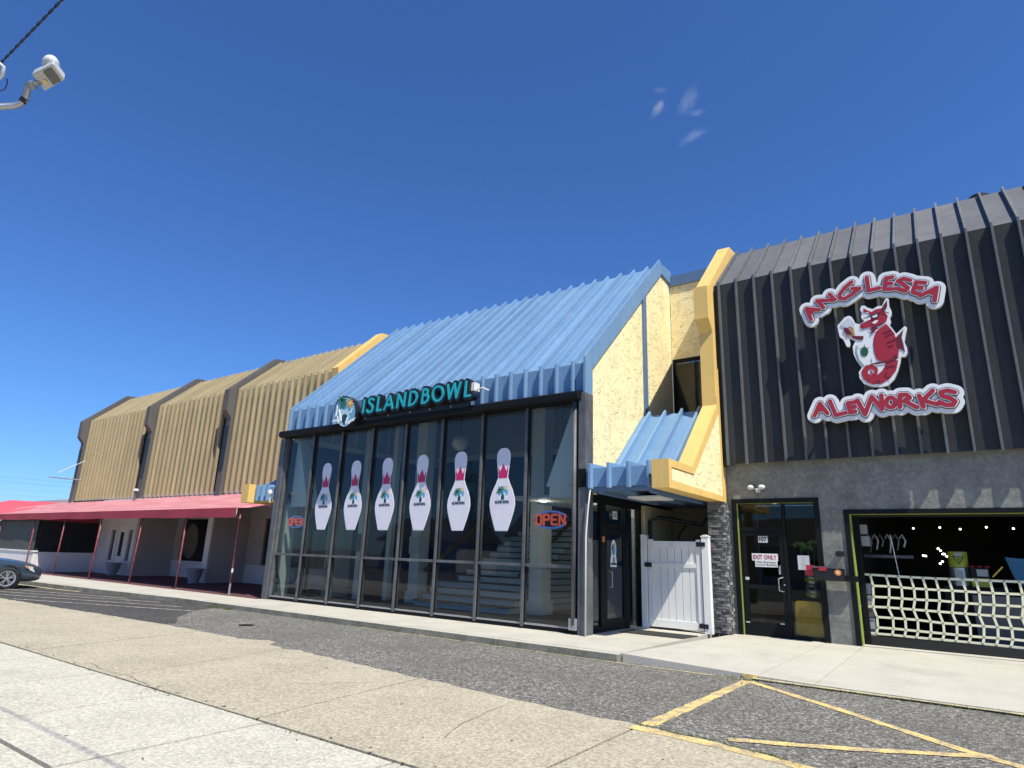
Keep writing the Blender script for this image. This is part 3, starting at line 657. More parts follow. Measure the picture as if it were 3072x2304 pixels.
# recess behind: back wall, parapet, tall window
bk = 16.72
MB().box(-6.59, -4.95, bk, bk+.25, 7.17, 9.42).build('recess_wall', m_stucco, bw)
MB().box(-6.59, -4.95, bk-.06, bk+.3, 9.42, 9.74).build('parapet_cap', m_blue_dk, bw)
MB().box(-6.58, -4.95, bk+.02, bk+.08, 7.06, 7.165).build('window_head', m_frame, bw)
MB().box(-6.59, -6.50, bk+.02, bk+.08, 4.9, 7.055).build('window_jamb', m_frame, bw)
MB().box(-5.72, -5.60, bk+.0, bk+.08, 4.9, 7.055).build('window_jamb', m_blue_dk, bw)
MB().box(-6.50, -5.72, bk+.03, bk+.04, 4.9, 7.055).build('window_pane', m_glass_dk, bw)
MB().box(-5.60, -4.95, bk+.03, bk+.04, 4.9, 7.055).build('window_pane', m_glass_dk, bw)
MB().box(-6.59, -4.95, bk+.25, bk+.3, 4.9, 7.1).build('window_backing', mat('brown_backing', (.10, .075, .04), .9), bw)
# canopy over the entrance
CX0, CX1 = -6.53, -4.93
cladding(bw, -6.42, .43, 3, [(11.55, 2.98), (11.55, 3.36), (12.1, 3.36+.0), ], .0001, .01, [m_blue, m_blue], ['canopy_fascia_panel', 'canopy_roof_panel'], overhang=0) if False else None
# fascia and slope of the canopy
SL = [(11.58, 3.02), (11.58, 3.38), (12.62, 3.38), (14.60, 5.08)]
def canopy(x0, x1, ribs):
    MB().prism([SL[0], SL[1], (11.60, 3.38), (11.60, 3.02)], 'x', x0, x1).build('canopy_fascia', m_blue, bw)
    MB().prism([(11.60, 3.36), (12.62, 3.36), (12.62, 3.38), (11.60, 3.38)], 'x', x0, x1).build('canopy_flat', m_blue, bw)
    MB().prism([(12.60, 3.36), (14.60, 5.06), (14.60, 5.085), (12.60, 3.385)], 'x', x0, x1).build('canopy_slope', m_blue, bw)
    for x in ribs:
        MB().prism([(11.58, 2.99), (11.58, 3.40), (12.60, 3.40), (14.60, 5.10), (14.52, 5.19), (12.57, 3.53), (11.46, 3.53), (11.46, 2.99)], 'x', x-.03, x+.03).build('batten', m_blue, bw, bevel=.005)
# (front part is hidden from above: the slope runs straight to the fascia)
SLs = (5.08-3.40)/(14.60-12.62)
def canopy2(x0, x1, ribs):
    top = [(11.58, 3.38), (14.60, 5.085)]
    a = (5.085-3.38)/(14.60-11.58)
    MB().prism([(11.58, 3.00), (11.58, 3.38), (11.60, 3.38), (11.60, 3.00)], 'x', x0, x1).build('canopy_fascia', m_blue, bw)
    MB().prism([(12.72, 3.39), (14.60, 5.085), (14.60, 5.06), (12.74, 3.36)], 'x', x0, x1).build('canopy_slope', m_blue, bw)
    MB().prism([(11.601, 3.36), (12.735, 3.36), (12.72, 3.39), (11.601, 3.385)], 'x', x0, x1).build('canopy_flat', m_blue, bw)
    for x in ribs:
        MB().prism([(11.58, 2.96), (11.58, 3.38), (12.72, 3.39), (14.60, 5.085), (14.53, 5.185), (12.66, 3.50), (11.46, 3.47), (11.46, 2.96)], 'x', x-.03, x+.03).build('batten', m_blue, bw, bevel=.005)
canopy2(-6.60, -4.96, (-6.37, -5.95, -5.52, -5.09))
MB().box(-6.60, -4.96, 11.62, 16.3, 2.93, 3.0).build('canopy_soffit', m_blue_dk, bw)
for x in (-6.2, -5.6, -5.1): MB().box(x-.05, x+.05, 11.65, 14.5, 2.86, 2.93).build('canopy_beam', m_blue_dk, bw)
MB().box(-6.59, -4.96, 14.60, 14.66, 4.7, 5.05).build('canopy_upstand', m_frame, bw)
# yellow fin wall between the two buildings
def fin(x0, x1, mt, stucco=None, side=+1):
    pol = [(11.26, 2.90), (11.26, 3.44), (12.50, 3.44), (14.24, 5.10), (14.27, 6.90), (14.08, 7.12), (14.11, 8.00), (16.05, 9.90), (16.75, 9.95), (16.75, 9.0), (14.9, 7.6), (14.9, 2.90)]
    return MB().prism(pol, 'x', x0, x1).build('fin_wall', mt, bw)
fin(-4.92, -4.60, m_trim)
# fold-back block: a small step forward just above the notch
MB().prism([(13.99, 7.17), (13.99, 7.99), (14.12, 8.02), (14.12, 7.05)], 'x', -4.925, -4.595).build('fin_block', m_trim, bw)
# raised trim frame on its east face round two stucco infills
MB().prism([(11.42, 3.06), (11.42, 3.28), (12.60, 3.28), (12.63, 3.03)], 'x', -4.599, -4.594).build('stucco_infill', m_stucco, bw)
MB().prism([(12.63, 3.03), (12.60, 3.28), (14.30, 4.88), (14.36, 4.88), (14.36, 3.03)], 'x', -4.599, -4.594).build('stucco_infill', m_stucco, bw)
for pol in ([(11.26, 2.90), (11.26, 3.44), (11.40, 3.30), (11.40, 3.05)], [(11.26, 3.44), (12.50, 3.44), (12.60, 3.30), (11.40, 3.30)], [(11.26, 2.90), (11.40, 3.05), (14.38, 3.02), (14.44, 2.90)], [(12.50, 3.44), (14.24, 5.10), (14.24, 5.3), (14.34, 5.3), (14.34, 4.92), (12.60, 3.30)], [(14.36, 3.02), (14.36, 6.0), (14.46, 6.0), (14.46, 2.9)]):
    MB().prism(pol, 'x', -4.599, -4.577).build('trim_board', m_trim, bw)
# its twin at the west end, mostly hidden
fin2 = MB().prism([(11.26, 2.90), (11.26, 3.46), (12.50, 3.46), (14.24, 5.10), (14.27, 6.90), (14.11, 8.00), (16.05, 9.90), (16.75, 9.95), (16.75, 2.9)], 'x', -18.58, -18.22).build('fin_wall', m_trim, bw)
MB().prism([(11.58, 3.00), (11.58, 3.38), (14.60, 5.0), (14.60, 4.98), (11.60, 3.36), (11.60, 3.00)], 'x', -18.20, -17.40).build('canopy_fascia', m_blue, bw)
for x in (-18.12, -17.85, -17.58): MB().box(x-.03, x+.03, 11.46, 11.579, 2.96, 3.45).build('batten', m_blue, bw)
MB().box(-18.20, -17.40, 11.62, 14.6, 2.93, 2.99).build('canopy_soffit', m_trim, bw)
# ledger-stone pier under the fin
pier = empty('stone_pier', (-4.75, 14.45, .12), 'pier of dark grey ledger stone beneath the yellow fin, beside the white gate', 'pier')
MB().box(-4.90, -4.60, 14.33, 14.62, .12, 2.88).build('core', m_stone[0], pier)
protos = {}
random.seed(21)
def stone(xc, yc, zc, l, d, h, alongx):
    key = (round(l, 2), alongx, random.randrange(3))
    if key not in protos:
        mb = MB(); hx, hy = (l/2, d/2) if alongx else (d/2, l/2); hz = h/2
        vs = [(sx*hx*(1-random.uniform(0, .06)), sy*hy*(1-random.uniform(0, .35)), sz*hz*(1-random.uniform(.02, .2))) for sx in (-1, 1) for sy in (-1, 1) for sz in (-1, 1)]
        mb.add(vs, [(0, 1, 3, 2), (4, 6, 7, 5), (0, 4, 5, 1), (2, 3, 7, 6), (0, 2, 6, 4), (1, 5, 7, 3)])
        protos[key] = mb.build('stone', m_stone[random.choice((0, 0, 1, 1, 2))], pier, loc=(0, 0, 0)); o = protos[key]
    else:
        o = protos[key].copy(); COL.objects.link(o)
    o.location = Vector((xc, yc, zc))-pier.location
z = .14; row = 0; cnt = 0
while z < 2.86:
    h = .055
    x = -4.935
    while x < -4.60:
        l = random.choice((.08, .12, .16)); l = min(l, -4.575-x) if -4.575-x < .2 else l
        l = round(max(l, .06), 2); stone(x+l/2, 14.315+random.uniform(-.014, .014), z+h/2, l, .05, h, True); x += l; cnt += 1
    y = 14.34
    while y < 14.60:
        l = random.choice((.08, .12, .14)); stone(-4.585+random.uniform(-.012, .012), y+l/2, z+h/2, l, .05, h, False); y += l; cnt += 1
    z += h
# ------------------------------------------------------------------ things at the entrance
# white pipe conduit
MB().tube([(-6.47, 11.50, .12), (-6.47, 11.50, 1.9), (-6.47, 11.50, 2.0), (-6.42, 11.50, 2.55), (-6.36, 11.50, 3.02), (-6.36, 12.2, 2.98), (-6.36, 14.3, 2.90)], .016, 10).build('conduit', m_whitep, smooth=True, label='thin white conduit running up the corner post and along the canopy edge', cat='pipe')
# flat light fitting under the canopy
lf = empty('canopy_light', (-5.45, 12.4, 2.80), 'flat square light panel hanging under the blue entrance canopy', 'light')
MB().box(-5.78, -5.10, 12.0, 12.75, 2.80, 2.835).build('panel', m_whitep, lf)
MB().box(-5.52, -5.36, 12.3, 12.46, 2.836, 2.93).build('bracket', m_blackp, lf)
# white vinyl gate
gt = empty('vinyl_gate', (-5.65, 14.1, .12), 'white vinyl picket gate with black hinges between the glass doors and the stone pier', 'gate')
MB().box(-6.45, -6.31, 14.04, 14.17, .12, 2.12).build('post', m_white, gt, bevel=.006)
MB().prism([(-6.46, 2.12), (-6.30, 2.12), (-6.30, 2.14), (-6.38, 2.165), (-6.46, 2.14)], 'y', 14.03, 14.18).build('post_cap', m_white, gt)
MB().box(-5.02, -4.86, 14.04, 14.18, .12, 2.12).build('post', m_white, gt, bevel=.006)
MB().prism([(-5.03, 2.12), (-4.85, 2.12), (-4.85, 2.14), (-4.94, 2.17), (-5.03, 2.14)], 'y', 14.03, 14.19).build('post_cap', m_white, gt)
MB().box(-6.29, -6.17, 14.07, 14.15, .17, 2.06).build('stile', m_white, gt, bevel=.005)
MB().box(-5.155, -5.045, 14.07, 14.15, .17, 2.06).build('stile', m_white, gt, bevel=.005)
for z0, z1 in ((1.87, 2.02), (1.45, 1.545), (.17, .33)):
    MB().box(-6.169, -5.156, 14.075, 14.145, z0, z1).build('rail', m_white, gt, bevel=.004)
bwid = (1.013-.005)/6
for k in range(6):
    a = -6.168+k*bwid
    for z0, z1 in ((.331, 1.449), (1.546, 1.869)):
        MB().box(a+.005, a+bwid-.005, 14.10, 14.122, z0, z1).build('board', m_white, gt)
for z in (1.96, .27):
    MB().box(-5.14, -5.05, 14.055, 14.068, z-.05, z+.05).build('hinge', m_blackp, gt); MB().box(-5.045, -4.93, 14.025, 14.038, z-.045, z+.045).build('hinge', m_blackp, gt)
MB().box(-6.36, -6.19, 14.02, 14.065, 1.44, 1.54).build('latch', m_blackp, gt, bevel=.01)
e_ = MB(); strokes(e_, [arc(-5.72, 1.945, .045, .022, 0, 360, 14)], .008, 14.072, .002); e_.build('emblem', m_signside, gt)
MB().prism([(-6.37, 12.76), (-5.0, 12.76), (-4.96, 13.46), (-6.39, 13.5)], 'z', .121, .135).build('door_mat', m_mat, label='black door mat on the pale paving before the white gate', cat='door mat')
# passage behind the gate
pw = empty('passage_wall', (-5.7, 16.5, .12), 'shaded tan wall with black pipes in the passage behind the white gate', 'wall')
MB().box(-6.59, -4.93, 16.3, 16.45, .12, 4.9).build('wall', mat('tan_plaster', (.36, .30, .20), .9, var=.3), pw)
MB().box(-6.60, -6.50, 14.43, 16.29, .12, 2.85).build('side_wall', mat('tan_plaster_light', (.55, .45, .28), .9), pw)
MB().tube([(-6.45, 14.6, .2), (-6.45, 14.6, 2.5), (-6.3, 14.8, 2.6), (-5.4, 15.2, 2.45), (-5.0, 15.0, 2.85)], .05, 8).build('pipe', m_blackp, pw, smooth=True)
MB().tube([(-6.1, 15.5, .2), (-6.1, 15.5, 2.2), (-5.9, 15.5, 2.45)], .025, 8).build('pipe', m_blackp, pw, smooth=True)
MB().box(-5.9, -5.3, 16.0, 16.3, .12, 2.15).build('meter_box', m_frame, pw)

# ------------------------------------------------------------------ island bowl sign
def xz(crop_fn, Y): return lambda p: (lambda q: (float(q[0]), float(q[2])))(atY(*crop_fn(*p), Y))
SY = 11.22
S = xz(n6, SY)
ib = empty('island_bowl_sign', (-11.9, 11.3, 4.9), 'long sign reading ISLANDBOWL in teal letters edged in black above the glass wall', 'sign')
def ell(cx, cy, rx, ry, a0=0, a1=360, n=16, tilt=0):
    o = []
    for i in range(n+1):
        t = R_(a0+(a1-a0)*i/n); x, y = rx*math.cos(t), ry*math.sin(t); o.append((cx+x+tilt*(-y), cy+y))
    return o
LET = [('I', [[(485, 345), (464, 500)]]),
 ('S', [[(603, 338), (585, 325), (560, 328), (546, 350), (552, 380), (582, 410), (592, 440), (582, 478), (556, 497), (532, 494), (518, 474)]]),
 ('L', [[(668, 305), (646, 476), (692, 468)]]),
 ('A', [[(738, 462), (812, 290), (842, 446)], [(772, 408), (832, 396)]]),
 ('N', [[(900, 438), (922, 272), (988, 418), (1010, 248)]]),
 ('D', [[(1054, 412), (1078, 240), (1120, 234), (1152, 262), (1156, 310), (1138, 360), (1105, 395), (1054, 412)]]),
 ('B', [[(1218, 380), (1242, 206), (1278, 204), (1296, 228), (1286, 268), (1234, 288)], [(1286, 272), (1302, 306), (1292, 346), (1262, 374), (1218, 380)]]),
 ('O', [ell(1424, 260, 66, 92, n=18, tilt=.1)]),
 ('W', [[(1552, 150), (1570, 322), (1638, 132), (1658, 308), (1714, 118)]]),
 ('L', [[(1786, 108), (1768, 292), (1832, 284)]])]
WL = .062
bm_ = MB()
for i, (ch, ls) in enumerate(LET):
    L3 = [[S(p) for p in l] for l in ls]
    strokes(bm_, L3, WL+.125, SY+.0+i*.0008, .16)
bm_.build('backing', m_blackp, ib)
for ch, ls in LET:
    strokes(MB(), [[S(p) for p in l] for l in ls], WL, SY-.022, .02).build('letter', m_teal, ib)
for x in (-13.3, -12.4, -11.6, -10.9, -10.2): MB().box(x-.02, x+.02, SY+.16, 11.62, 5.05, 5.10).build('bracket', m_alu, ib)
MB().box(-13.6, -9.6, SY+.165, SY+.21, 5.02, 5.2).build('raceway', m_blackp, ib)
# emblem disc
em = empty('palm_emblem_sign', (-14.05, 11.3, 4.9), 'oval sign with palm tree, sun and white bowling pins, left of the teal letters', 'sign')
def poly_on(mb, pts, y, th=.004, mi=0): return mb.prism(pts, 'y', y, y+th, mi)
EC = [S(p) for p in ell(245, 485, 140, 195, n=36)][:-1]
MB().prism(EC, 'y', SY-.02, SY+.14).build('disc', m_blackp, em)
def rescale(pts, k, dx=0, dz=0):
    cx = sum(p[0] for p in pts)/len(pts); cz = sum(p[1] for p in pts)/len(pts)
    return [(cx+(p[0]-cx)*k+dx, cz+(p[1]-cz)*k+dz) for p in pts]
MB().prism(rescale(EC, .90), 'y', SY-.026, SY-.0205).build('sky_field', m_sky, em)
def P6(*pts): return [S(p) for p in pts]
def wave(mb, pts, m): mb.prism(pts, 'y', SY-.030, SY-.0262); 
mb = MB(); mb.prism(P6((170, 480), (205, 455), (235, 475), (262, 450), (285, 490), (305, 520), (300, 570), (280, 600), (190, 600), (170, 560)), 'y', SY-.030, SY-.0262); mb.build('wave', m_skyl, em)
mb = MB(); mb.prism(P6((170, 640), (225, 625), (290, 640), (270, 672), (225, 682), (185, 668)), 'y', SY-.030, SY-.0262); mb.build('wave', m_skyl, em)
mb = MB(); mb.prism(P6((205, 560), (222, 530), (252, 520), (275, 545), (262, 590), (255, 650), (225, 660), (208, 610)), 'y', SY-.034, SY-.0302); mb.build('ball', m_navy, em)
mb = MB(); strokes(mb, [P6((215, 450), (208, 400), (214, 345))], .035, SY-.034, .003)
for a in ((150, 345), (165, 400), (190, 440), (240, 440), (262, 395), (255, 340), (222, 290), (180, 310)):
    strokes(mb, [P6((212, 345), ((212+a[0])/2, (345+a[1])/2-14), a)], .042, SY-.038, .003)
mb.build('palm', m_palm, em)
mb = MB(); strokes(mb, [P6((310, 385), (311, 386))], .19, SY-.034, .003)
mb.build('sun', m_sun, em)
mb = MB(); strokes(mb, [P6((310, 385), (311, 386))], .10, SY-.040, .003)
for k in range(10):
    a = k*36; strokes(mb, [P6((310+34*math.cos(R_(a)), 385+48*math.sin(R_(a))), (310+50*math.cos(R_(a)), 385+70*math.sin(R_(a))))], .018, SY-.040, .003)
mb.build('sun_rays', m_sun2, em)
mb = MB()
def minipin(a, b, w):
    A, B = Vector(S(a)), Vector(S(b)); d = B-A
    for t, k in ((0, .5), (.12, .62), (.3, .42), (.5, .75), (.72, 1.0), (.9, .85), (1, .6)):
        p = A+d*t; q = A+d*min(t+.14, 1); strokes(mb, [[tuple(p), tuple(q)]], w*k, SY-.042-t*.001, .012)
for a, b, w_ in (((151, 415), (132, 545), .07), ((170, 465), (192, 605), .075), ((90, 614), (165, 596), .075), ((150, 560), (166, 628), .08), ((340, 448), (316, 505), .05), ((274, 572), (256, 638), .06), ((345, 592), (288, 634), .095), ((374, 572), (350, 602), .06)):
    minipin(a, b, w_)
mb.build('bowling_pin_art', m_signw, em)
# small white camera box at the end of the sign
cmb = empty('camera_box', (-9.5, 11.4, 5.4), 'small white camera box with an arm fixed right of the teal letters', 'camera')
MB().box(-9.62, -9.40, 11.30, 11.5, 5.36, 5.57).build('box', m_whitep, cmb, bevel=.01)
MB().tube([(-9.40, 11.40, 5.42), (-9.25, 11.42, 5.44), (-9.14, 11.52, 5.38)], .018, 8).build('arm', m_whitep, cmb)

# ------------------------------------------------------------------ bowling pin decals on the glass
PX = [-15.13, -13.87, -12.62, -11.345, -10.07, -8.77]
prof = [(0, .172), (.04, .19), (.25, .272), (.45, .338), (.58, .363), (.72, .352), (.90, .29), (1.05, .208), (1.20, .142), (1.32, .150), (1.48, .178), (1.62, .197), (1.74, .192), (1.82, .158), (1.868, .095), (1.885, .03)]
def pinpoly(k=0): return [(w_-k, h_+ (k if h_ < .02 else (-k if h_ > 1.84 else 0))) for h_, w_ in prof]+[(-(w_-k), h_+(k if h_ < .02 else (-k if h_ > 1.84 else 0))) for h_, w_ in prof[::-1]]
ordn = ['first', 'second', 'third', 'fourth', 'fifth', 'sixth']
def make_pin():
    r = empty('pin_decal', (0, 0, 0))
    y = GY-.02
    MB().prism(pinpoly(0), 'y', y, y+.002).build('edge', m_pinedge, r)
    MB().prism(pinpoly(.016), 'y', y-.003, y-.0005).build('film', m_pin, r)
    # crown band
    cr_ = [(-.124, 1.185), (.124, 1.185), (.13, 1.30), (.14, 1.45), (.085, 1.335), (.052, 1.42), (.0, 1.50), (-.052, 1.42), (-.085, 1.335), (-.14, 1.45), (-.13, 1.30)]
    cr_ = [(-.122, 1.187), (.122, 1.187), (.128, 1.28), (.148, 1.47), (.088, 1.34), (.0, 1.52), (-.088, 1.34), (-.148, 1.47), (-.128, 1.28)]
    MB().prism(cr_, 'y', y-.006, y-.0032).build('crown', m_magenta, r)
    lg = empty('pin_logo', (0, 0, 0)); lg.parent = r
    mb = MB(); mb.prism([(.02+.135*math.cos(t*math.pi/8), .86+.145*math.sin(t*math.pi/8)) for t in range(16)], 'y', y-.006, y-.0033); mb.build('globe', m_sky, lg)
    mb = MB()
    for a in ((-.13, .93), (-.16, .86), (-.11, .82), (.0, .84), (.02, .93), (-.03, .99), (-.1, .98)): strokes(mb, [[(-.07, .92), a]], .032, y-.009, .002)
    mb.build('palm', m_palm, lg)
    mb = MB(); strokes(mb, [[(.10, .965), (.101, .965)]], .095, y-.009, .002); mb.build('sun', m_sun2, lg)
    mb = MB(); 
    for a, b in (((-.13, .80), (-.09, .70)), ((-.05, .80), (-.07, .70)), ((.08, .80), (.07, .70)), ((.13, .78), (.12, .70)), ((.05, .84), (.10, .76))): strokes(mb, [[a, b]], .028, y-.009, .002)
    mb.build('pins', m_pinedge, lg)
    MB().prism([(-.03, .70), (.05, .70), (.04, .79), (0.01, .82), (-.02, .79)], 'y', y-.011, y-.0092).build('ball', m_navy, lg)
    t = text_mesh('lettering', 'ISLAND BOWL', .08, (0, y-.008, .645), m_navy, lg, width=.40, off=.004, height=.062)
    return r
pp = make_pin()
for i, x in enumerate(PX):
    o = pp if i == 0 else copy_tree(pp)
    o.location = (x, 0, 2.112)
    setp(o, 'white bowling pin decal with a magenta crown, %s from the left on the glass wall' % ordn[i], 'decal', 'bowling pin decals on the glass wall')
# OPEN signs
def open_sign(x, y, z, wd_, nm):
    r = empty('open_sign', (x, y, z-.2), nm, 'neon sign', 'neon open signs')
    k = wd_/.88
    MB().prism([(x+.44*k*math.cos(t*math.pi/16), z+.205*k*math.sin(t*math.pi/16)) for t in range(32)], 'y', y+.02, y+.03).build('backing', mat('clear_acrylic', (.03, .05, .06), .2), r)
    mb = MB(); strokes(mb, [arc(x, z, .405*k, .178*k, 22, 158, 18), arc(x, z, .405*k, .178*k, 202, 338, 18)], .045*k, y-.005, .02); mb.build('ring', m_neonb, r)
    H_ = .105*k
    def L(cx): return lambda px, pz: (x+(cx+px*.075)*k, z+pz*H_)
    o, p_, e, n_ = L(-.30), L(-.10), L(.10), L(.30)
    for ls in ([[o(-.9, -.7), o(-.9, .7), o(-.5, 1), o(.5, 1), o(.9, .7), o(.9, -.7), o(.5, -1), o(-.5, -1), o(-.9, -.7)]],
               [[p_(-.9, -1), p_(-.9, 1), p_(.6, 1), p_(.9, .7), p_(.9, .2), p_(.6, 0), p_(-.9, 0)]],
               [[e(.9, 1), e(-.6, 1), e(-.9, .7), e(-.9, -.7), e(-.6, -1), e(.9, -1)], [e(-.9, 0), e(.6, 0)]],
               [[n_(-.9, -1), n_(-.9, 1), n_(.9, -1), n_(.9, 1)]]):
        strokes(MB(), ls, .042*k, y-.03, .02).build('letter', m_neonr, r)
    MB().tube([(x+.1, y, z+.2), (x+.1, y, z+.38), (x+.02, y, z+.40), (x+.02, y, z+.5)], .006, 6).build('hanger', m_blackp, r)
    return r
open_sign(-7.55, 11.88, 2.365, .88, 'red and blue neon OPEN sign hanging in the pane beside the entrance corner')
open_sign(-16.51, 11.88, 2.34, .80, 'red and blue neon OPEN sign in the first pane at the tan building end')
# globe lantern and downlights
gl = empty('paper_globe', (-12.09, 14.0, 4.5), 'white globe lantern hanging behind the upper glass over the fifth pin decal', 'lantern')
MB().sphere((-12.09, 14.0, 4.73), .235, n=24, m=16).build('globe_shade', m_globe, gl, smooth=True)
MB().tube([(-12.09, 14.0, 4.97), (-12.09, 14.0, 6.9)], .008, 6).build('cord', m_blackp, gl)
cl = MB().box(-9.2, -6.95, 12.45, 16.5, 2.90, 2.96).build('vestibule_ceiling', m_ingrey, bw)
for i, (x, y) in enumerate(((-7.2, 12.9), (-7.5, 14.3), (-8.6, 13.2))):
    MB().lathe((x, y, 2.885), [(.085, 0), (.085, .014)], 20).build('downlight', m_down, label=['round lit downlight over the entrance door glass, nearest the corner', 'round lit downlight deeper inside, seen through the door transom', 'round lit downlight inside, beside the OPEN sign'][i], cat='ceiling light', group='downlights inside the entrance')
    ld = bpy.data.lights.new('downlight_lamp', 'POINT'); ld.energy = 9; ld.shadow_soft_size = .07; ld.color = (1, .93, .82); lo = bpy.data.objects.new('downlight_lamp', ld); COL.objects.link(lo); lo.location = (x, y, 2.82)
MB().box(-14.36, -13.94, 14.50, 14.52, 1.55, 2.05).build('notice_board', m_paper, label='white notice sheet fixed to the tall column behind the glass', cat='notice')
MB().box(-16.30, -16.10, 14.08, 14.09, 1.55, 2.1).build('green_poster', mat('poster_green', (.10, .16, .14), .7), label='dull green poster hanging on the slim post behind the second pane', cat='poster')
MB().box(-14.9, -13.6, 16.4, 16.5, .2, 3.0).build('blue_screen', m_inwall, label='dark blue partition panel behind the fourth pane', cat='partition')

# ------------------------------------------------------------------ brewery building (charcoal metal)
br = empty('brewery_building', (0, 14.6, .12), 'brewery with charcoal ribbed metal upper front over a grey stucco ground floor', 'building')
YB = 14.5
PBk = .4130; X0B = -4.455
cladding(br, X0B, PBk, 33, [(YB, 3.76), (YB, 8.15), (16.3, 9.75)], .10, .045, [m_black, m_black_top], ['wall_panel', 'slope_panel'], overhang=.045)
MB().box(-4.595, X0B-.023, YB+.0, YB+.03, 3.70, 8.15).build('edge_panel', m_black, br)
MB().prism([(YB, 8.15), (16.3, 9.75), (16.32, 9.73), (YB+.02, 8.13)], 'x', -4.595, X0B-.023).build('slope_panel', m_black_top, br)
MB().prism([(YB+.03, 3.78), (YB+.03, 8.1), (16.35, 9.7), (17.5, 9.7), (17.5, 3.78)], 'x', -4.59, 9.15).build('roof_body', m_void, br)
WY = 14.675
def wall(x0, x1, z0, z1): MB().box(x0, x1, WY, WY+.2, z0, z1).build('stucco_wall', m_grey, br)
DX0, DX1, DZ = -4.50, -2.70, 2.975   # door opening outer
GX0, GZ = -2.245, 2.71                # garage opening outer
wall(-4.60, 9.2, 2.98, 3.80); wall(-2.695, -2.25, .12, 2.9795); wall(-2.2495, 9.2, 2.72, 2.9795); wall(4.1, 9.2, .12, 2.7195)
MB().box(-4.60, -4.505, WY, WY+.2, .12, 2.9795).build('stucco_wall', m_grey, br)
# black surround of the door, lime reveal
for bx in ((DX0, DX0+.10, .12, DZ), (DX1-.10, DX1, .12, DZ)): MB().box(bx[0], bx[1], WY-.03, WY+.22, bx[2], bx[3]).build('door_surround', m_frame, br)
MB().box(DX0+.1, DX1-.1, WY-.03, WY+.22, DZ-.09, DZ).build('door_surround', m_frame, br)
MB().box(DX0+.101, DX0+.125, WY-.0, WY+.1, .12, DZ-.091).build('lime_strip', m_lime, br)
MB().box(DX0+.126, DX1-.101, WY+.01, WY+.1, DZ-.098, DZ-.091).build('lime_strip', m_lime, br)
dm = -3.42  # split between door and side light
MB().box(dm-.045, dm+.02, WY+.02, WY+.12, .12, DZ-.113).build('door_mullion', m_frame, br)
MB().box(DX0+.136, DX0+.16, WY+.02, WY+.12, .12, DZ-.113).build('door_jamb', m_frame, br)
MB().box(DX0+.161, dm-.046, WY+.02, WY+.12, 2.27, 2.36).build('door_head', m_frame, br)
MB().box(DX0+.161, dm-.046, WY+.06, WY+.07, 2.361, DZ-.114).build('transom_pane', m_glass_dk, br)
MB().box(dm+.021, DX1-.102, WY+.06, WY+.07, .19, DZ-.114).build('side_light', m_glass_dk, br)
MB().box(dm+.021, DX1-.102, WY+.02, WY+.12, .12, .189).build('side_light_sill', m_frame, br)
d1 = empty('exit_door', (-3.9, WY+.07, .12)); d1.parent = br; d1.location = Vector((-3.9, WY+.07, .12))-br.location
a_, b_ = DX0+.165, dm-.05
for bx in ((a_, a_+.085, .13, 2.265), (b_-.085, b_, .13, 2.265), (a_+.086, b_-.086, .13, .40), (a_+.086, b_-.086, 2.18, 2.265), (a_+.086, b_-.086, 1.07, 1.16)):
    MB().box(bx[0], bx[1], WY+.03, WY+.09, bx[2], bx[3]).build('door_stile', m_frame, d1)
MB().box(a_+.086, b_-.086, WY+.055, WY+.065, .40, 2.18).build('door_pane', m_glass_dk, d1)
MB().tube([(b_-.05, WY+.03, 1.04), (b_-.13, WY-.04, 1.06), (b_-.13, WY-.04, 1.30), (b_-.05, WY+.03, 1.33)], .012, 8).build('handle', m_alu, d1, smooth=True)
MB().lathe((b_-.03, WY+.025, 1.18), [(.018, 0), (.018, .01)], 10, 'y').build('lock', m_alu, d1)
for px_, pz_ in ((-4.30, .385), (-3.60, .40)): MB().box(px_-.04, px_+.04, WY+.024, WY+.029, pz_-.012, pz_+.012).build('kick_label', m_paper, d1)
# stickers on the door
stk = empty('number_sticker', (-3.88, WY+.05, 2.04), 'white sticker with 107 at the top of the brewery door', 'sticker')
MB().box(-3.985, -3.785, WY+.046, WY+.05, 2.04, 2.185).build('sheet', m_paper, stk); text_mesh('digits', '107', .12, (-3.885, WY+.0445, 2.112), m_blackp, stk, width=.15, off=.003, height=.095)
ex = empty('exit_only_sticker', (-3.87, WY+.05, 1.53), 'sticker with EXIT ONLY in red above Main Entrance Around Building on the brewery door', 'sticker')
MB().box(-4.14, -3.60, WY+.047, WY+.05, 1.66, 1.81).build('sheet', m_signw, ex); MB().box(-4.08, -3.62, WY+.0465, WY+.0495, 1.53, 1.659).build('sheet', m_signw, ex)
text_mesh('red_line', 'EXIT ONLY', .1, (-3.87, WY+.0445, 1.735), m_red, ex, width=.49, height=.092, off=.002)
text_mesh('black_line', 'Main Entrance', .06, (-3.85, WY+.0445, 1.632), m_blackp, ex, width=.40, height=.043); text_mesh('black_line', 'Around Building', .06, (-3.85, WY+.0445, 1.572), m_blackp, ex, width=.43, height=.05)
MB().lathe((-3.55, WY+.046, 1.53), [(.05, 0), (.05, .003)], 16, 'y').build('round_sticker', m_paper, label='round pale sticker above the handle on the brewery door', cat='sticker')
MB().box(-3.60, -3.50, WY+.046, WY+.049, 1.39, 1.49).build('square_sticker', m_paper, label='small square paper sticker beside the handle on the brewery door', cat='sticker')
MB().box(-4.30, -4.22, WY+.025, WY+.029, 1.25, 1.31).build('push_label', m_paper, label='little white label on the hinge side of the brewery door', cat='label')
nb = empty('notice_sheet', (-3.1, WY+.05, 1.49), 'white typed notice sheet taped inside the narrow side light', 'notice')
MB().box(-3.21, -2.975, WY+.048, WY+.052, 1.50, 1.79).build('sheet', m_paper, nb)
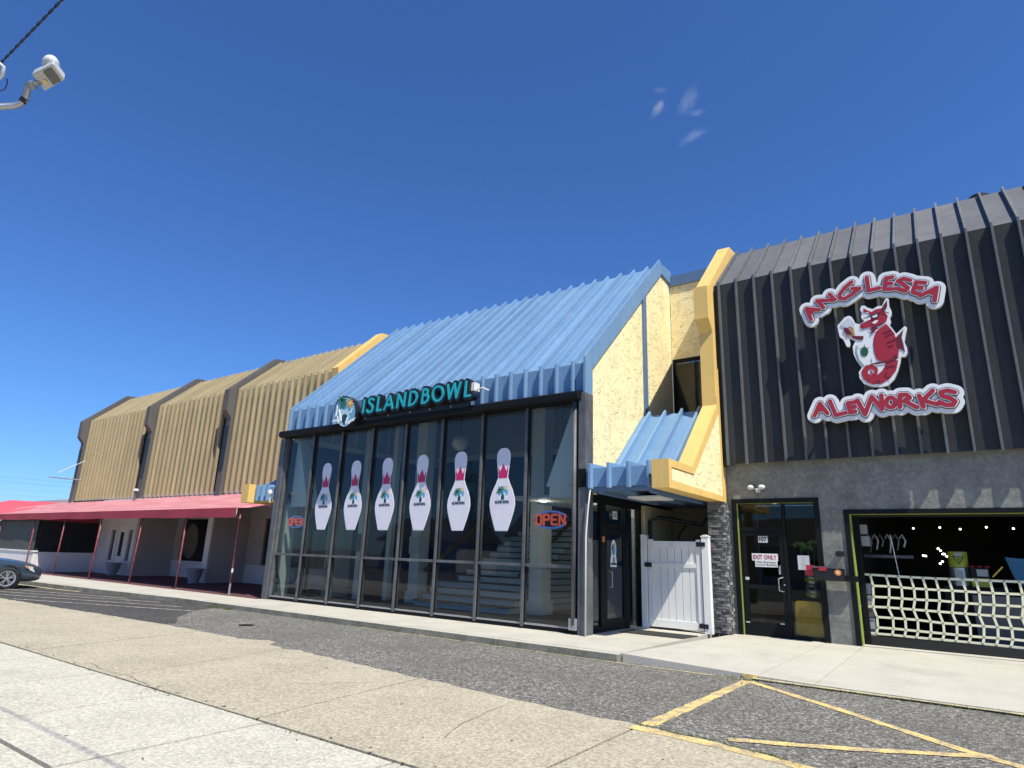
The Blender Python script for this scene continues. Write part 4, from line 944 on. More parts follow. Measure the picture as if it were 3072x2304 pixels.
for i, (w_) in enumerate((.10, .04, .06, .03, .12, .05, .12)): MB().box(-3.095-w_/2, -3.095+w_/2, WY+.0455, WY+.0475, 1.745-i*.035, 1.752-i*.035).build('text_line', m_signside, nb)
# keg stack, plant and yellow tote behind the side light
for i, (z, nm) in enumerate(((.93, 'lower keg of the stack behind the narrow side light'), (1.22, 'upper keg with lime bands behind the narrow side light'))):
    k = empty('keg', (-3.0, WY+.32, z), nm, 'keg', 'kegs stacked behind the side light')
    MB().lathe((-3.0, WY+.32, z), [(.14, 0), (.14, .03), (.155, .05), (.155, .12), (.16, .13), (.16, .16), (.155, .17), (.155, .23), (.14, .25), (.14, .285)], 24).build('barrel', m_keg, k, smooth=True)
    MB().lathe((-3.0, WY+.32, z+.06), [(.166, 0), (.166, .045)], 24).build('band', m_keglime, k)
    MB().box(-3.05, -2.95, WY+.145, WY+.15, z+.18, z+.23).build('label_sheet', m_blackp, k)
MB().box(-3.18, -2.85, WY+.14, WY+.52, .14, .925).build('stand', m_void, label='dark stand carrying the kegs behind the side light', cat='stand')
MB().box(-3.12, -2.88, WY+.2, WY+.4, 1.508, 1.55).build('red_tray', mat('red_plastic', (.35, .02, .03), .5), label='red plastic tray lying on the upper keg', cat='tray')
tt = empty('yellow_tote', (-3.08, WY+.09, .14), 'yellow ribbed plastic lid leaning on the inside of the side light', 'lid')
MB().prism([(-3.34, .22), (-3.36, .28), (-3.34, .84), (-3.29, .88), (-2.90, .88), (-2.86, .84), (-2.83, .28), (-2.85, .20)], 'y', WY+.095, WY+.13).build('panel', m_crate, tt)
for k in range(1, 5): MB().box(-3.34+k*.1, -3.325+k*.1, WY+.088, WY+.0945, .28, .83).build('rib', m_crate, tt)
for k in range(1, 6): MB().box(-3.32, -2.88, WY+.086, WY+.0878, .24+k*.1, .252+k*.1).build('rib', m_crate, tt)
pln = empty('potted_plant', (-3.1, WY+.42, 1.3), 'green plant with spreading leaves behind the side light above the notice', 'plant')
random.seed(5)
for cxp, czp in ((-3.18, 2.02), (-2.88, 2.06), (-3.02, 1.95)):
    MB().tube([(cxp*.6+-3.03*.4, WY+.24, 1.55), (cxp, WY+.19, czp)], .008, 6).build('stem', m_leafb, pln)
    for k in range(7):
        a = R_(-35+k*42); l = .16; ux, uz = math.cos(a), math.sin(a)*.55
        MB().add([(cxp, WY+.18, czp), (cxp+ux*l*.5-uz*.035, WY+.14, czp+uz*l*.5+ux*.03), (cxp+ux*l, WY+.15, czp+uz*l-.03), (cxp+ux*l*.5+uz*.035, WY+.17, czp+uz*l*.5-ux*.03)], [(0, 1, 2, 3)]).build('leaf', m_leafb, pln)
MB().box(-4.40, -2.72, WY+1.6, WY+1.65, .12, 2.95).build('lobby_back', m_void, br)
MB().box(-4.40, -2.72, WY+.221, WY+1.6, .10, .121).build('lobby_floor', m_infloor, br)
MB().box(-4.46, -4.401, WY+.2, WY+1.6, .12, 3.0).build('lobby_wall', mat('lobby_tan', (.22, .17, .09), .9), br)
MB().box(-2.72, -2.66, WY+.25, WY+1.6, .12, 3.0).build('lobby_wall', m_void, br)
MB().box(-4.46, -2.66, WY+.221, WY+1.66, 2.96, 3.02).build('lobby_ceiling', m_ingrey, br)
MB().lathe((-3.75, WY+.7, 2.93), [(.06, 0), (.06, .012)], 16).build('lobby_light', m_down, label='small lit ceiling light inside the brewery door transom', cat='ceiling light')
# security light
sl = empty('security_light', (-3.95, WY-.05, 3.15), 'white twin-head security light on the grey wall above the brewery door', 'light')
MB().lathe((-3.90, WY-.03, 3.16), [(.05, 0), (.05, .03)], 16, 'y').build('base', m_whitep, sl)
for s_, x in ((-1, -4.03), (1, -3.80)):
    MB().sphere((x, WY-.10, 3.22), .075, .09, .055, 16, 10).build('lamp_head', m_whitep, sl, smooth=True); MB().tube([(-3.90, WY-.04, 3.17), (x*.5-3.90*.5, WY-.06, 3.20), (x, WY-.08, 3.21)], .016, 8).build('arm', m_whitep, sl)
MB().sphere((-3.91, WY-.07, 3.14), .03, .03, .035, 10, 8).build('sensor', m_whitep, sl, smooth=True)
# black bracket box with red catches
bb = empty('wall_box', (-2.55, 14.2, 1.3), 'black barrier box with red catches and an orange round sticker on the grey pillar', 'box')
MB().box(-2.82, -2.30, 14.22, 14.50, 1.32, 1.55).build('body', m_blackp, bb, bevel=.015)
MB().box(-2.83, -2.29, 14.21, 14.51, 1.552, 1.585).build('lid', m_mull, bb)
MB().box(-2.72, -2.58, 14.205, 14.212, 1.50, 1.575).build('catch', m_red, bb); MB().box(-2.96, -2.835, 14.25, 14.42, 1.50, 1.60).build('catch', m_red, bb); MB().box(-3.0, -2.835, 14.30, 14.48, 1.40, 1.49).build('catch', m_red, bb)
MB().lathe((-2.38, 14.212, 1.475), [(.06, 0), (.06, .004)], 20, 'y').build('badge', m_org, bb)
MB().lathe((-2.38, 14.207, 1.475), [(.035, 0), (.035, .003)], 16, 'y').build('badge_art', m_sun2, bb)
MB().box(-2.82, -2.08, 14.51, 14.60, 1.31, 1.42).build('rail', m_frame, bb)
pa = MB().add([(-2.56, 14.3, 1.59), (-2.42, 14.3, 1.59), (-2.27, 14.35, 1.86), (-2.40, 14.35, 1.86), (-2.56, 14.36, 1.59), (-2.42, 14.36, 1.59), (-2.27, 14.41, 1.86), (-2.40, 14.41, 1.86)], [(0, 1, 2, 3), (7, 6, 5, 4), (0, 4, 5, 1), (1, 5, 6, 2), (2, 6, 7, 3), (3, 7, 4, 0)]); pa.build('arm', m_mull, bb)
MB().box(-2.41, -2.26, 14.33, 14.43, 1.78, 1.89).build('tip', m_blackp, bb, bevel=.02)
# garage opening
for bx in ((GX0, GX0+.095, .12, GZ),): MB().box(bx[0], bx[1], WY-.03, WY+.24, bx[2], bx[3]).build('garage_surround', m_frame, br)
MB().box(GX0+.095, 4.1, WY-.03, WY+.24, GZ-.08, GZ).build('garage_surround', m_frame, br)
MB().box(4.0, 4.1, WY-.031, WY+.24, .12, GZ-.081).build('garage_surround', m_frame, br)
MB().box(GX0+.096, GX0+.118, WY-.0, WY+.16, .12, GZ-.081).build('lime_strip', m_lime, br)
MB().box(GX0+.119, 3.99, WY+.01, WY+.16, GZ-.089, GZ-.081).build('lime_strip', m_lime, br)
MB().box(GX0+.09, 4.09, WY-.02, WY+.26, .09, .135).build('threshold', m_conc_new, br)
MB().box(GX0+.09, 4.09, WY+.27, WY+.50, .10, .30).build('inner_sill', m_blackp, br)
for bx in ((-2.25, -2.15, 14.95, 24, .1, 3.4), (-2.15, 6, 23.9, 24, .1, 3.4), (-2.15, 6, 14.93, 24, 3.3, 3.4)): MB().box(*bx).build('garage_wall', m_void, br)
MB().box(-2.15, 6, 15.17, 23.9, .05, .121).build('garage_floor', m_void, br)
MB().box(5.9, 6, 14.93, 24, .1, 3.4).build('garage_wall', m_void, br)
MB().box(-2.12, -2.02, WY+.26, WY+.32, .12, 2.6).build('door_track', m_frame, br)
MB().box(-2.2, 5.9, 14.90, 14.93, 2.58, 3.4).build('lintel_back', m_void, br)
# cargo net
nt_ = empty('strap_net', (-.6, 14.98, .35), 'sagging net of pale lime webbing straps across the open garage door', 'net')
NY = 14.98
Nn = xz(n4, NY)
hs = []
xs0, xs1 = 0, 2100
hrows = [[(135, 715), (280, 727), (600, 748), (1050, 772), (1520, 790), (2060, 812), (2500, 832)],
         [(313, 858), (500, 866), (790, 890), (1080, 908), (1400, 925), (1720, 945), (2065, 960), (2500, 985)],
         [(320, 988), (510, 998), (800, 1020), (1100, 1035), (1415, 1065), (1740, 1085), (2090, 1105), (2500, 1135)],
         [(165, 1100), (315, 1106), (500, 1115), (790, 1140), (1105, 1165), (1420, 1190), (1755, 1215), (2100, 1240), (2500, 1272)],
         [(360, 1228), (540, 1240), (835, 1262), (1135, 1300), (1460, 1325), (1800, 1350), (2120, 1378), (2500, 1410)],
         [(372, 1352), (550, 1365), (845, 1395), (1155, 1425), (1475, 1458), (1805, 1480), (2130, 1510), (2500, 1545)],
         [(195, 1405), (355, 1425), (535, 1440), (835, 1472), (1150, 1500), (1470, 1530), (1810, 1565), (2130, 1600), (2500, 1640)]]
def band(name, pts, wd_, yo, m, par):
    mb = MB(); P = [Vector(p) for p in pts]
    for a, b in zip(P, P[1:]):
        d = (b-a).normalized(); q = Vector((-d.y, d.x))*wd_/2; e = d*.004
        mb.prism([a-e+q, b+e+q, b+e-q, a-e-q], 'y', NY+yo, NY+yo+.003); yo += .0001
    return mb.build(name, m, par)
for r in hrows:
    q_ = [Nn(p) for p in r]; band('strap', q_+[(3.95, q_[-1][1]-.03)], .042, 0, m_strap, nt_)
vx = [[(280, 727), (313, 858), (320, 988), (315, 1106), (360, 1228), (372, 1352), (355, 1425)]]
tops = [460, 610, 755, 905, 1055, 1210, 1370, 1530, 1695, 1865, 2040, 2215, 2390]
def hy(row, x):
    r = hrows[row]
    for (a, b), (c, d) in zip(r, r[1:]):
        if x <= c: return b+(d-b)*(x-a)/(c-a)
    return r[-1][1]
offs = [0, 38, 48, 40, 85, 92, 76]
random.seed(2)
for t in tops:
    ln = []
    for ri in range(7):
        x = t+offs[ri]*(1+.06*(t/1000)) + random.uniform(-5, 5) - (0 if ri not in (3,) else 6); ln.append((x, hy(ri, x)))
    vx.append(ln)
for ln in vx:
    band('strap', [Nn(p) for p in ln], .040, -.006, m_strap, nt_)
lastv = [Nn(p) for p in vx[-1]]
for k in range(1, 15):
    if lastv[0][0]+.2*k < 3.9: band('strap', [(p[0]+.2*k+random.uniform(-.01, .01), p[1]-.002*k) for p in lastv], .040, -.006, m_strap, nt_)
sm = MB()
for ln in vx:
    for p in ln:
        X_, Z_ = Nn(p); sm.box(X_-.016, X_+.016, NY-.009, NY-.0065, Z_-.016, Z_+.016)
sm.build('stitching', m_strapk, nt_)
# garage contents
kk = empty('garage_keg', (-.43, 16, .9), 'lime and steel keg standing behind the net with a black triangle mark', 'keg')
MB().lathe((-.46, 16.1, 1.30), [(.17, 0), (.17, .35)], 24).build('lower_drum', m_keg, kk, smooth=False)
MB().lathe((-.46, 16.1, 1.66), [(.165, 0), (.165, .30)], 24).build('lime_drum', m_keglime, kk)
mb = MB(); strokes(mb, [[(-.54, 1.86), (-.36, 1.86), (-.45, 1.72), (-.54, 1.86)], [(-.45, 1.83), (-.45, 1.79)]], .014, 15.925, .004); mb.build('triangle_mark', m_blackp, kk)
MB().box(-.50, -.38, 15.915, 15.925, 1.87, 1.94).build('label_sheet', m_signside, kk)
MB().box(-.53, -.40, 15.915, 15.925, 1.36, 1.60).build('label_sheet', m_signside, kk)
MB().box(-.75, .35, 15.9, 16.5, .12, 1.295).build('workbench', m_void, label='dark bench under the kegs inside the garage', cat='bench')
k2 = empty('label_crate', (-.15, 16.1, 1.3), 'low crate with red top and lime label beside the lime keg', 'crate')
MB().box(-.28, .02, 15.9, 16.2, 1.30, 1.46).build('body', m_keglime, k2); MB().box(-.28, .02, 15.9, 16.2, 1.462, 1.66).build('upper', m_void, k2); MB().box(-.18, .0, 15.888, 15.897, 1.50, 1.63).build('label_sheet', m_signside, k2)
for x in (-.24, -.12, 0.0): MB().sphere((x, 15.98, 1.68), .05, .05, .03, 10, 6).build('red_cap', m_red, k2)
MB().add([(.30, 15.8, 1.87), (.95, 15.8, 1.82), (.95, 15.8, 1.2), (.42, 15.8, 1.40), (.30, 16.2, 1.87), (.95, 16.2, 1.82), (.95, 16.2, 1.2), (.42, 16.2, 1.40)], [(0, 3, 2, 1), (4, 5, 6, 7), (0, 4, 7, 3), (0, 1, 5, 4), (3, 7, 6, 2), (1, 2, 6, 5)]).build('blue_tub', m_tub, label='large blue plastic tub at the right of the garage opening', cat='tub')
MB().add([(.05, 15.7, 1.50), (.075, 15.7, 1.49), (.25, 15.72, 1.68), (.23, 15.72, 1.70)], [(0, 1, 2, 3)]).build('yellow_strap_end', m_crate, label='short yellow strap beside the blue tub', cat='strap')
MB().box(-.30, .9, 15.6, 15.9, .121, 1.15).build('grey_cabinet', mat('cabinet_grey', (.16, .16, .165), .5), label='grey cabinet low behind the right half of the net', cat='cabinet')
hk = empty('hose_rack', (-1.95, 15.5, .5), 'rack of hanging grey hoses just inside the left of the garage', 'rack')
MB().box(-2.1, -1.2, 15.75, 15.8, 1.80, 1.86).build('shelf', m_mull, hk)
for i, x in enumerate((-2.02, -1.9, -1.8, -1.66, -1.52, -1.4)):
    MB().tube([(x, 15.7, 2.20), (x+.05, 15.66, 2.28), (x+.1, 15.7, 2.15), (x+.06, 15.7, 1.9+.06*(i % 3))], .02, 6).build('hose', m_signside if i % 2 else m_mull, hk, smooth=True)
MB().box(-2.1, -1.9, 15.2, 15.4, 2.02, 2.22).build('bin', m_signside, hk); MB().box(-2.1, -1.93, 15.2, 15.4, 2.26, 2.45).build('bin', m_signside, hk)
MB().tube([(-1.52, 15.3, 2.25), (-1.45, 15.3, 1.45)], .008, 6).build('squeegee_pole', m_signw, label='thin white pole leaning left inside the garage', cat='pole')
for i in range(5):
    z0 = .2+i*.22; 
    MB().box(-2.10, -1.95, 15.05, 15.2, z0, z0+.2).build('stack_crate', m_signside if i != 2 else m_mull, label=['bottom', 'second', 'middle', 'fourth', 'top'][i]+' grey crate of the stack at the left end of the net', cat='crate', group='crate stack in the garage')
for i, (x, z) in enumerate(((-1.3, 2.524), (-.775, 2.545), (-.39, 2.51), (.098, 2.553), (.574, 2.527))):
    MB().sphere((x, 18.0, z), .022, n=12, m=8).build('string_bulb', m_bulb, smooth=True, label='glowing bulb hanging in the garage, %s from the left' % ordn[i], cat='light bulb', group='row of bulbs near the garage ceiling')
for i, (px_, py_) in enumerate(((1083, 417), (1112, 442), (1148, 482), (1194, 510), (1222, 538), (1136, 572), (1108, 597), (937, 505), (908, 500))):
    q = atY(*n4(px_, py_), 23.0); MB().sphere(tuple(q), .05 if i in (2, 3) else .03, .03, .028, n=10, m=6).build('distant_bulb', m_bulb, smooth=True, label='small distant bulb glowing deep inside the dark garage', cat='light bulb', group='cluster of distant bulbs in the garage')

# ------------------------------------------------------------------ brewery signs
BY = 14.12
B = xz(b2, BY)
def bsign(name, label, letters, w_=.078):
    r = empty(name, (0, 0, 0), label, 'sign')
    L3 = [[[B(p) for p in l] for l in ls] for ls in letters]
    pts = [p for ls in L3 for l in ls for p in l]
    r.location = (sum(p[0] for p in pts)/len(pts), BY, min(p[1] for p in pts)-.1)
    bm_ = MB()
    for i, ls in enumerate(L3): strokes(bm_, ls, w_+.215, BY+i*.001, .09, n=18)
    bm_.build('backing', m_signw, r)
    for ls in L3:
        lt = empty('letter', (0, 0, 0)); lt.parent = r; c_ = [p for l in ls for p in l]
        lt.location = Vector((sum(p[0] for p in c_)/len(c_), BY, min(p[1] for p in c_)))-r.location
        strokes(MB(), ls, w_+.062, BY-.012, .006).build('outline', m_blackp, lt)
        strokes(MB(), ls, w_+.034, BY-.022, .006).build('inline', m_signw, lt)
        strokes(MB(), ls, w_, BY-.034, .006).build('face', m_red, lt)
    for x in (min(p[0] for p in pts)+.3, max(p[0] for p in pts)-.3): MB().box(x-.02, x+.02, BY+.1, YB-.13, min(p[1] for p in pts)+.15, min(p[1] for p in pts)+.2).build('bracket', m_frame, r)
    return r
bsign('anglesea_sign', 'arched white sign with ANGLESEA in red letters on the charcoal metal front', [
 [[(268, 575), (222, 468), (345, 482)], [(250, 525), (300, 478)]],
 [[(388, 458), (325, 395), (495, 385), (445, 332)]],
 [[(655, 215), (590, 268), (540, 335), (545, 370), (590, 375), (655, 335), (735, 275), (660, 278)]],
 [[(800, 172), (818, 298), (922, 272)]],
 [[(1045, 168), (982, 178), (970, 285), (1045, 282)], [(975, 232), (1038, 228)]],
 [[(1215, 198), (1150, 182), (1098, 205), (1150, 240), (1195, 270), (1165, 302), (1078, 275)]],
 [[(1358, 222), (1272, 215), (1240, 315), (1325, 335)], [(1256, 265), (1325, 272)]],
 [[(1312, 345), (1468, 268), (1448, 392)], [(1392, 312), (1455, 325)]]])
bsign('aleworks_sign', 'white sign with ALEWORKS in red letters below the seahorse emblem', [
 [[(302, 1490), (352, 1375), (425, 1470)], [(325, 1440), (398, 1432)]],
 [[(448, 1352), (505, 1488), (595, 1465)]],
 [[(688, 1362), (618, 1372), (645, 1462), (692, 1452)], [(630, 1415), (685, 1408)]],
 [[(712, 1345), (785, 1480), (848, 1310), (948, 1430), (940, 1298)]],
 [ell(1030, 1365, 44, 48, n=12)],
 [[(1118, 1410), (1118, 1292), (1180, 1290), (1212, 1320), (1160, 1352), (1280, 1412)]],
 [[(1300, 1300), (1342, 1408)], [(1430, 1252), (1335, 1345), (1475, 1385)]],
 [[(1640, 1268), (1570, 1250), (1505, 1268), (1520, 1305), (1600, 1325), (1645, 1355), (1625, 1388), (1560, 1390), (1492, 1362)]]], .080)
sh = empty('seahorse_emblem', (-.0, BY, 5.0), 'cut-out emblem of a red seahorse holding a frothy mug on the charcoal front', 'emblem')
c0 = B((920, 1200)); sh.location = (c0[0], BY, c0[1])
def shp(name, pts, m, y0, th=.004, parent=sh): return MB().prism([B(p) for p in pts], 'y', BY-y0, BY-y0+th).build(name, m, parent)
back = [(745, 440), (775, 435), (805, 455), (855, 470), (905, 440), (945, 440), (962, 400), (985, 360), (1008, 372), (1012, 440), (1032, 480), (1035, 520), (1018, 555), (1030, 590), (1015, 620), (1055, 670), (1080, 705), (1120, 670), (1160, 632), (1182, 645), (1165, 720), (1158, 780), (1180, 830), (1186, 890), (1170, 920), (1125, 925), (1120, 980), (1095, 1060), (1060, 1140), (1000, 1195), (930, 1215), (840, 1208), (770, 1180), (730, 1130), (722, 1075), (752, 1030), (705, 970), (672, 900), (664, 830), (690, 775), (655, 755), (628, 752), (642, 800), (632, 832), (605, 825), (572, 755), (540, 735), (528, 690), (517, 630), (550, 592), (588, 548), (625, 533), (655, 545), (690, 605), (728, 615), (775, 585), (745, 550), (752, 505), (735, 478)]
MB().prism([B(p) for p in back], 'y', BY, BY+.09).build('backing', m_signw, sh)
shp('torso', [(895, 680), (940, 640), (985, 612), (1020, 650), (1060, 700), (1085, 770), (1105, 850), (1102, 915), (1060, 960), (985, 972), (905, 962), (880, 910), (866, 850), (863, 770), (875, 715)], m_red, .008)
shp('head', [(765, 462), (800, 482), (845, 500), (880, 475), (925, 466), (950, 462), (975, 505), (1000, 540), (985, 590), (940, 622), (880, 642), (835, 640), (790, 655), (760, 662), (738, 645), (735, 618), (775, 600), (815, 580), (832, 545), (815, 500), (770, 502)], m_red, .012)
shp('ear', [(935, 478), (960, 430), (992, 388), (994, 450), (978, 480)], m_dkred, .016)
shp('lens', [(772, 566), (836, 545), (835, 572), (792, 584)], m_signw, .020); shp('lens', [(846, 542), (902, 514), (906, 545), (860, 560)], m_signw, .020)
mb = MB(); strokes(mb, [[B(p) for p in ((768, 562), (838, 540), (905, 510), (960, 495), (1008, 512))], [B(p) for p in ((905, 512), (908, 548), (858, 562), (846, 542))]], .014, BY-.024, .003); mb.build('spectacle_frame', m_blackp, sh)
shp('teeth', [(848, 602), (880, 580), (908, 575), (898, 600), (870, 615)], m_signw, .020)
shp('jaw', [(832, 640), (880, 642), (940, 622), (960, 600), (900, 640), (850, 655)], m_dkred, .016)
mb = MB(); strokes(mb, [[B(p) for p in ((755, 640), (757, 641))]], .03, BY-.020, .003); mb.build('nostril', m_dkred, sh)
shp('bow_tie', [(822, 650), (850, 660), (880, 645), (912, 655), (890, 668), (868, 690), (835, 712), (845, 672)], m_dkred, .020)
shp('arm', [(655, 725), (700, 728), (770, 730), (762, 768), (700, 762), (660, 745)], m_dkred, .012)
shp('mug', [(590, 640), (668, 628), (686, 722), (602, 742)], m_tanb, .012)
shp('hand', [(578, 658), (610, 650), (640, 680), (652, 700), (668, 716), (610, 712), (582, 690)], m_dkred, .018)
shp('froth', [(548, 622), (560, 600), (590, 585), (620, 560), (652, 575), (684, 612), (682, 640), (660, 650), (640, 636), (612, 652), (575, 640)], mat('froth_grey', (.66, .67, .70), .5), .016)
mb = MB(); strokes(mb, [[B(p) for p in l] for l in (((960, 702), (995, 688), (1030, 672)), ((975, 735), (1020, 712), (1052, 700)), ((995, 795), (1040, 775), (1072, 762)), ((1010, 830), (1050, 815)))], .020, BY-.014, .003)
mb.build('stripe', m_dkred, sh)
shp('belt', [(820, 1000), (900, 980), (1000, 962), (1060, 940), (1060, 905), (1108, 935), (1070, 960), (980, 985), (880, 1002)], m_dkred, .016)
shp('fin', [(1072, 748), (1115, 705), (1150, 662), (1132, 740), (1148, 800), (1166, 888), (1140, 862), (1095, 845)], m_dkred, .010)
tl = [((1040, 955), 120), ((1030, 1030), 112), ((985, 1095), 104), ((925, 1140), 92), ((855, 1150), 80), ((795, 1120), 66), ((775, 1075), 56), ((800, 1032), 48), ((850, 1022), 42), ((888, 1048), 36), ((888, 1085), 28), ((860, 1098), 20), ((838, 1080), 14), ((842, 1062), 9)]
mb = MB(); k = 0
for (p, a), (q, b) in zip(tl, tl[1:]):
    P0, P1 = Vector(p), Vector(q); d = (P1-P0).normalized(); n_ = Vector((-d.y, d.x)); k += 1
    mb.prism([B(tuple(P0+n_*a/2)), B(tuple(P1+n_*b/2)), B(tuple(P1-n_*b/2)), B(tuple(P0-n_*a/2))], 'y', BY-.009-k*.0002, BY-.004)
    mb.prism([B((q[0]+b/2*math.cos(t*math.pi/8), q[1]+b/2*math.sin(t*math.pi/8))) for t in range(16)], 'y', BY-.0091-k*.0002, BY-.004)
mb.build('tail', m_red, sh)
mb = MB(); strokes(mb, [[B(p) for p in l] for l in (((990, 1030), (1040, 1010), (1072, 1020)), ((975, 1105), (1025, 1130)), ((910, 1150), (925, 1185)), ((815, 1150), (810, 1175)), ((985, 1000), (990, 1003)), ((985, 1075), (990, 1078)), ((880, 1165), (885, 1168)))], .016, BY-.018, .003); mb.build('stripe', m_dkred, sh)
mb = MB(); strokes(mb, [[B(p) for p in l] for l in (((700, 820), (688, 880), (715, 960), (765, 1018)), ((712, 822), (702, 880), (725, 955), (775, 1015)), ((840, 945), (850, 975)), ((870, 760), (862, 800), (870, 880), (895, 950)))], .006, BY-.006, .003); mb.build('belly_line', m_blackp, sh)
mb = MB(); mb.prism([B((776+38*math.cos(t*math.pi/8), 878+46*math.sin(t*math.pi/8))) for t in range(16)], 'y', BY-.008, BY-.004); strokes(mb, [[B(p) for p in l] for l in (((776, 830), (778, 812)), ((740, 845), (730, 850)), ((810, 840), (820, 838)))], .01, BY-.008, .004); mb.build('hop', m_green, sh)
# roof vent on the brewery
MB().lathe((.92, 16.75, 9.72), [(.20, 0), (.21, .1), (.24, .12), (.24, .2), (.16, .27), (.03, .29)], 24).build('roof_vent', m_blackp, smooth=False, label='black round vent cap peeping over the charcoal roof edge', cat='roof vent')

# ------------------------------------------------------------------ tan building with pilasters, red awning
tb = empty('tan_building', (-29, 14.6, .12), 'long building with tan ribbed metal bays between dark pilasters', 'building')
for (xa, xb_) in ((-39.80, -33.35), (-32.03, -26.20), (-25.16, -18.60)):
    n_ = round((xb_-xa)/.413); pit = (xb_-xa)/n_
    cladding(tb, xa+pit*.25, pit, n_-0, [(14.5, 3.70), (14.5, 8.05), (16.3, 9.70)], .12, .07, [m_brown, m_brown], ['wall_panel', 'slope_panel'], overhang=.03)
MB().prism([(14.53, 3.5), (14.53, 8.0), (16.32, 9.66), (17.5, 9.66), (17.5, 3.5)], 'x', -40.1, -18.6).build('roof_body', m_void, tb)
for xr in (-39.82, -32.06, -25.17):
    pol = [(14.25, 3.3), (14.28, 6.82), (14.02, 7.12), (14.02, 8.02), (16.05, 9.92), (16.75, 9.96), (16.75, 9.4), (14.7, 7.6), (14.7, 3.3)]
    MB().prism(pol, 'x', xr-.36, xr).build('pilaster', m_dkbrown, tb)
    MB().prism([(14.24, 4.6), (14.24, 6.5), (14.26, 6.5), (14.26, 4.6)], 'x', xr-.30, xr-.06).build('pilaster_shade_strip', m_blackp, tb)  # black strip painted in for the shade on the pilaster front
MB().box(-60, -18.1, 14.47, 14.56, 3.40, 3.78).build('header', m_wallpl, tb)  # strip added to block sun leaking in behind the awning top
MB().box(-39.6, -35.9, 14.30, 14.46, 3.50, 3.62).build('sign_channel', m_blackp, tb)
# ground floor walls under the awning
def w2(nm, x0, x1, y0, y1, z0, z1, m): return MB().box(x0, x1, y0, y1, z0, z1).build(nm, m, tb)
w2('wall', -50, -34.45, 14.3, 14.5, .12, 3.6, m_wallw)
w2('wall', -34.45, -31.75, 14.25, 14.45, 2.35, 3.6, m_wallw)
for a, b, z0, z1 in ((-34.45, -34.2, .12, 2.35), (-33.78, -33.52, .12, 2.35), (-32.72, -32.42, .12, 2.35), (-32.05, -31.75, .12, 2.35), (-34.2, -33.78, .12, .75), (-32.42, -32.05, .12, .75), (-34.2, -33.78, 2.15, 2.35), (-32.42, -32.05, 2.15, 2.35)):
    w2('wall', a+.001, b-.001, 14.25, 14.45, z0, z1-.001, m_wallw)
for a, b in ((-34.2, -33.78), (-32.42, -32.05)): w2('side_window', a, b, 14.33, 14.36, .75, 2.15, m_glass_dk); w2('window_backing', a, b, 14.40, 14.44, .75, 2.15, m_void)
dd = empty('white_door', (-33.1, 14.3, .12)); dd.parent = tb; dd.location = Vector((-33.1, 14.3, .12))-tb.location
MB().box(-33.51, -32.73, 14.28, 14.32, .13, .95).build('door_lower', m_whitep, dd); MB().box(-33.51, -33.30, 14.28, 14.32, .951, 2.34).build('door_stile', m_whitep, dd); MB().box(-32.92, -32.73, 14.28, 14.32, .951, 2.34).build('door_stile', m_whitep, dd); MB().box(-33.299, -32.921, 14.28, 14.32, 2.05, 2.34).build('door_top', m_whitep, dd)
MB().box(-33.299, -32.921, 14.30, 14.31, .951, 2.05).build('door_pane', m_screen, dd); MB().box(-32.99, -32.80, 14.24, 14.27, .99, 1.02).build('handle', m_blackp, dd)
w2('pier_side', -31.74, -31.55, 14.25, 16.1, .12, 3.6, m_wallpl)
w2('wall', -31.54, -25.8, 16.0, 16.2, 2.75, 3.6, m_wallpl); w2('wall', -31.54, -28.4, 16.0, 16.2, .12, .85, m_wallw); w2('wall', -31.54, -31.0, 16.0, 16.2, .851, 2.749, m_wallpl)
w2('shop_window', -31.0, -28.6, 16.08, 16.10, .86, 2.745, m_glass_dk)
w2('window_frame', -28.6, -28.4, 16.0, 16.15, .12, 2.745, m_frame); w2('shop_door', -28.39, -27.3, 16.06, 16.1, .13, 2.6, m_screen); w2('tan_curtain', -27.29, -26.7, 16.02, 16.08, .13, 2.6, m_tan_in); w2('window_frame', -26.69, -26.5, 16.0, 16.1, .12, 2.745, m_frame)
MB().prism([(-30.3+.62*math.cos(t*math.pi/12), 1.75+.80*math.sin(t*math.pi/12)) for t in range(24)], 'y', 16.11, 16.13).build('window_decor', mat('decor_taupe', (.62, .52, .44), .8), tb)
w2('window_backing', -33.5, -25.9, 16.9, 16.95, .1, 5.5, mat('shop_dark', (.05, .045, .04), .9))
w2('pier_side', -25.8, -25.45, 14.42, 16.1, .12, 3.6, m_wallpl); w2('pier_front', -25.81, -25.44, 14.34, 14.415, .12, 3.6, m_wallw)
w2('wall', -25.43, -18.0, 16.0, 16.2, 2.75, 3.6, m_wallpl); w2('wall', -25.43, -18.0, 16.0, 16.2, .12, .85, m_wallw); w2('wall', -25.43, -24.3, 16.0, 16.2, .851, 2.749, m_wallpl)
w2('shop_window', -24.3, -18.0, 16.08, 16.10, .86, 2.745, m_glass_dk); w2('window_backing', -25.85, -17.3, 16.9, 16.95, .1, 5.5, mat('shop_dark_two', (.05, .04, .035), .9))
mb = MB(); strokes(mb, [[(-22.3, 2.45), (-22.8, 2.35), (-23.2, 2.1), (-23.3, 1.9), (-23.6, 1.75), (-23.55, 1.5), (-23.3, 1.25), (-22.9, 1.05), (-22.3, 1.0)]], .05, 16.04, .02); mb.build('window_decor', mat('decor_line', (.34, .30, .22), .7), tb)
w2('party_wall', -18.02, -17.9, 14.4, 16.2, .12, 3.0, m_frame)
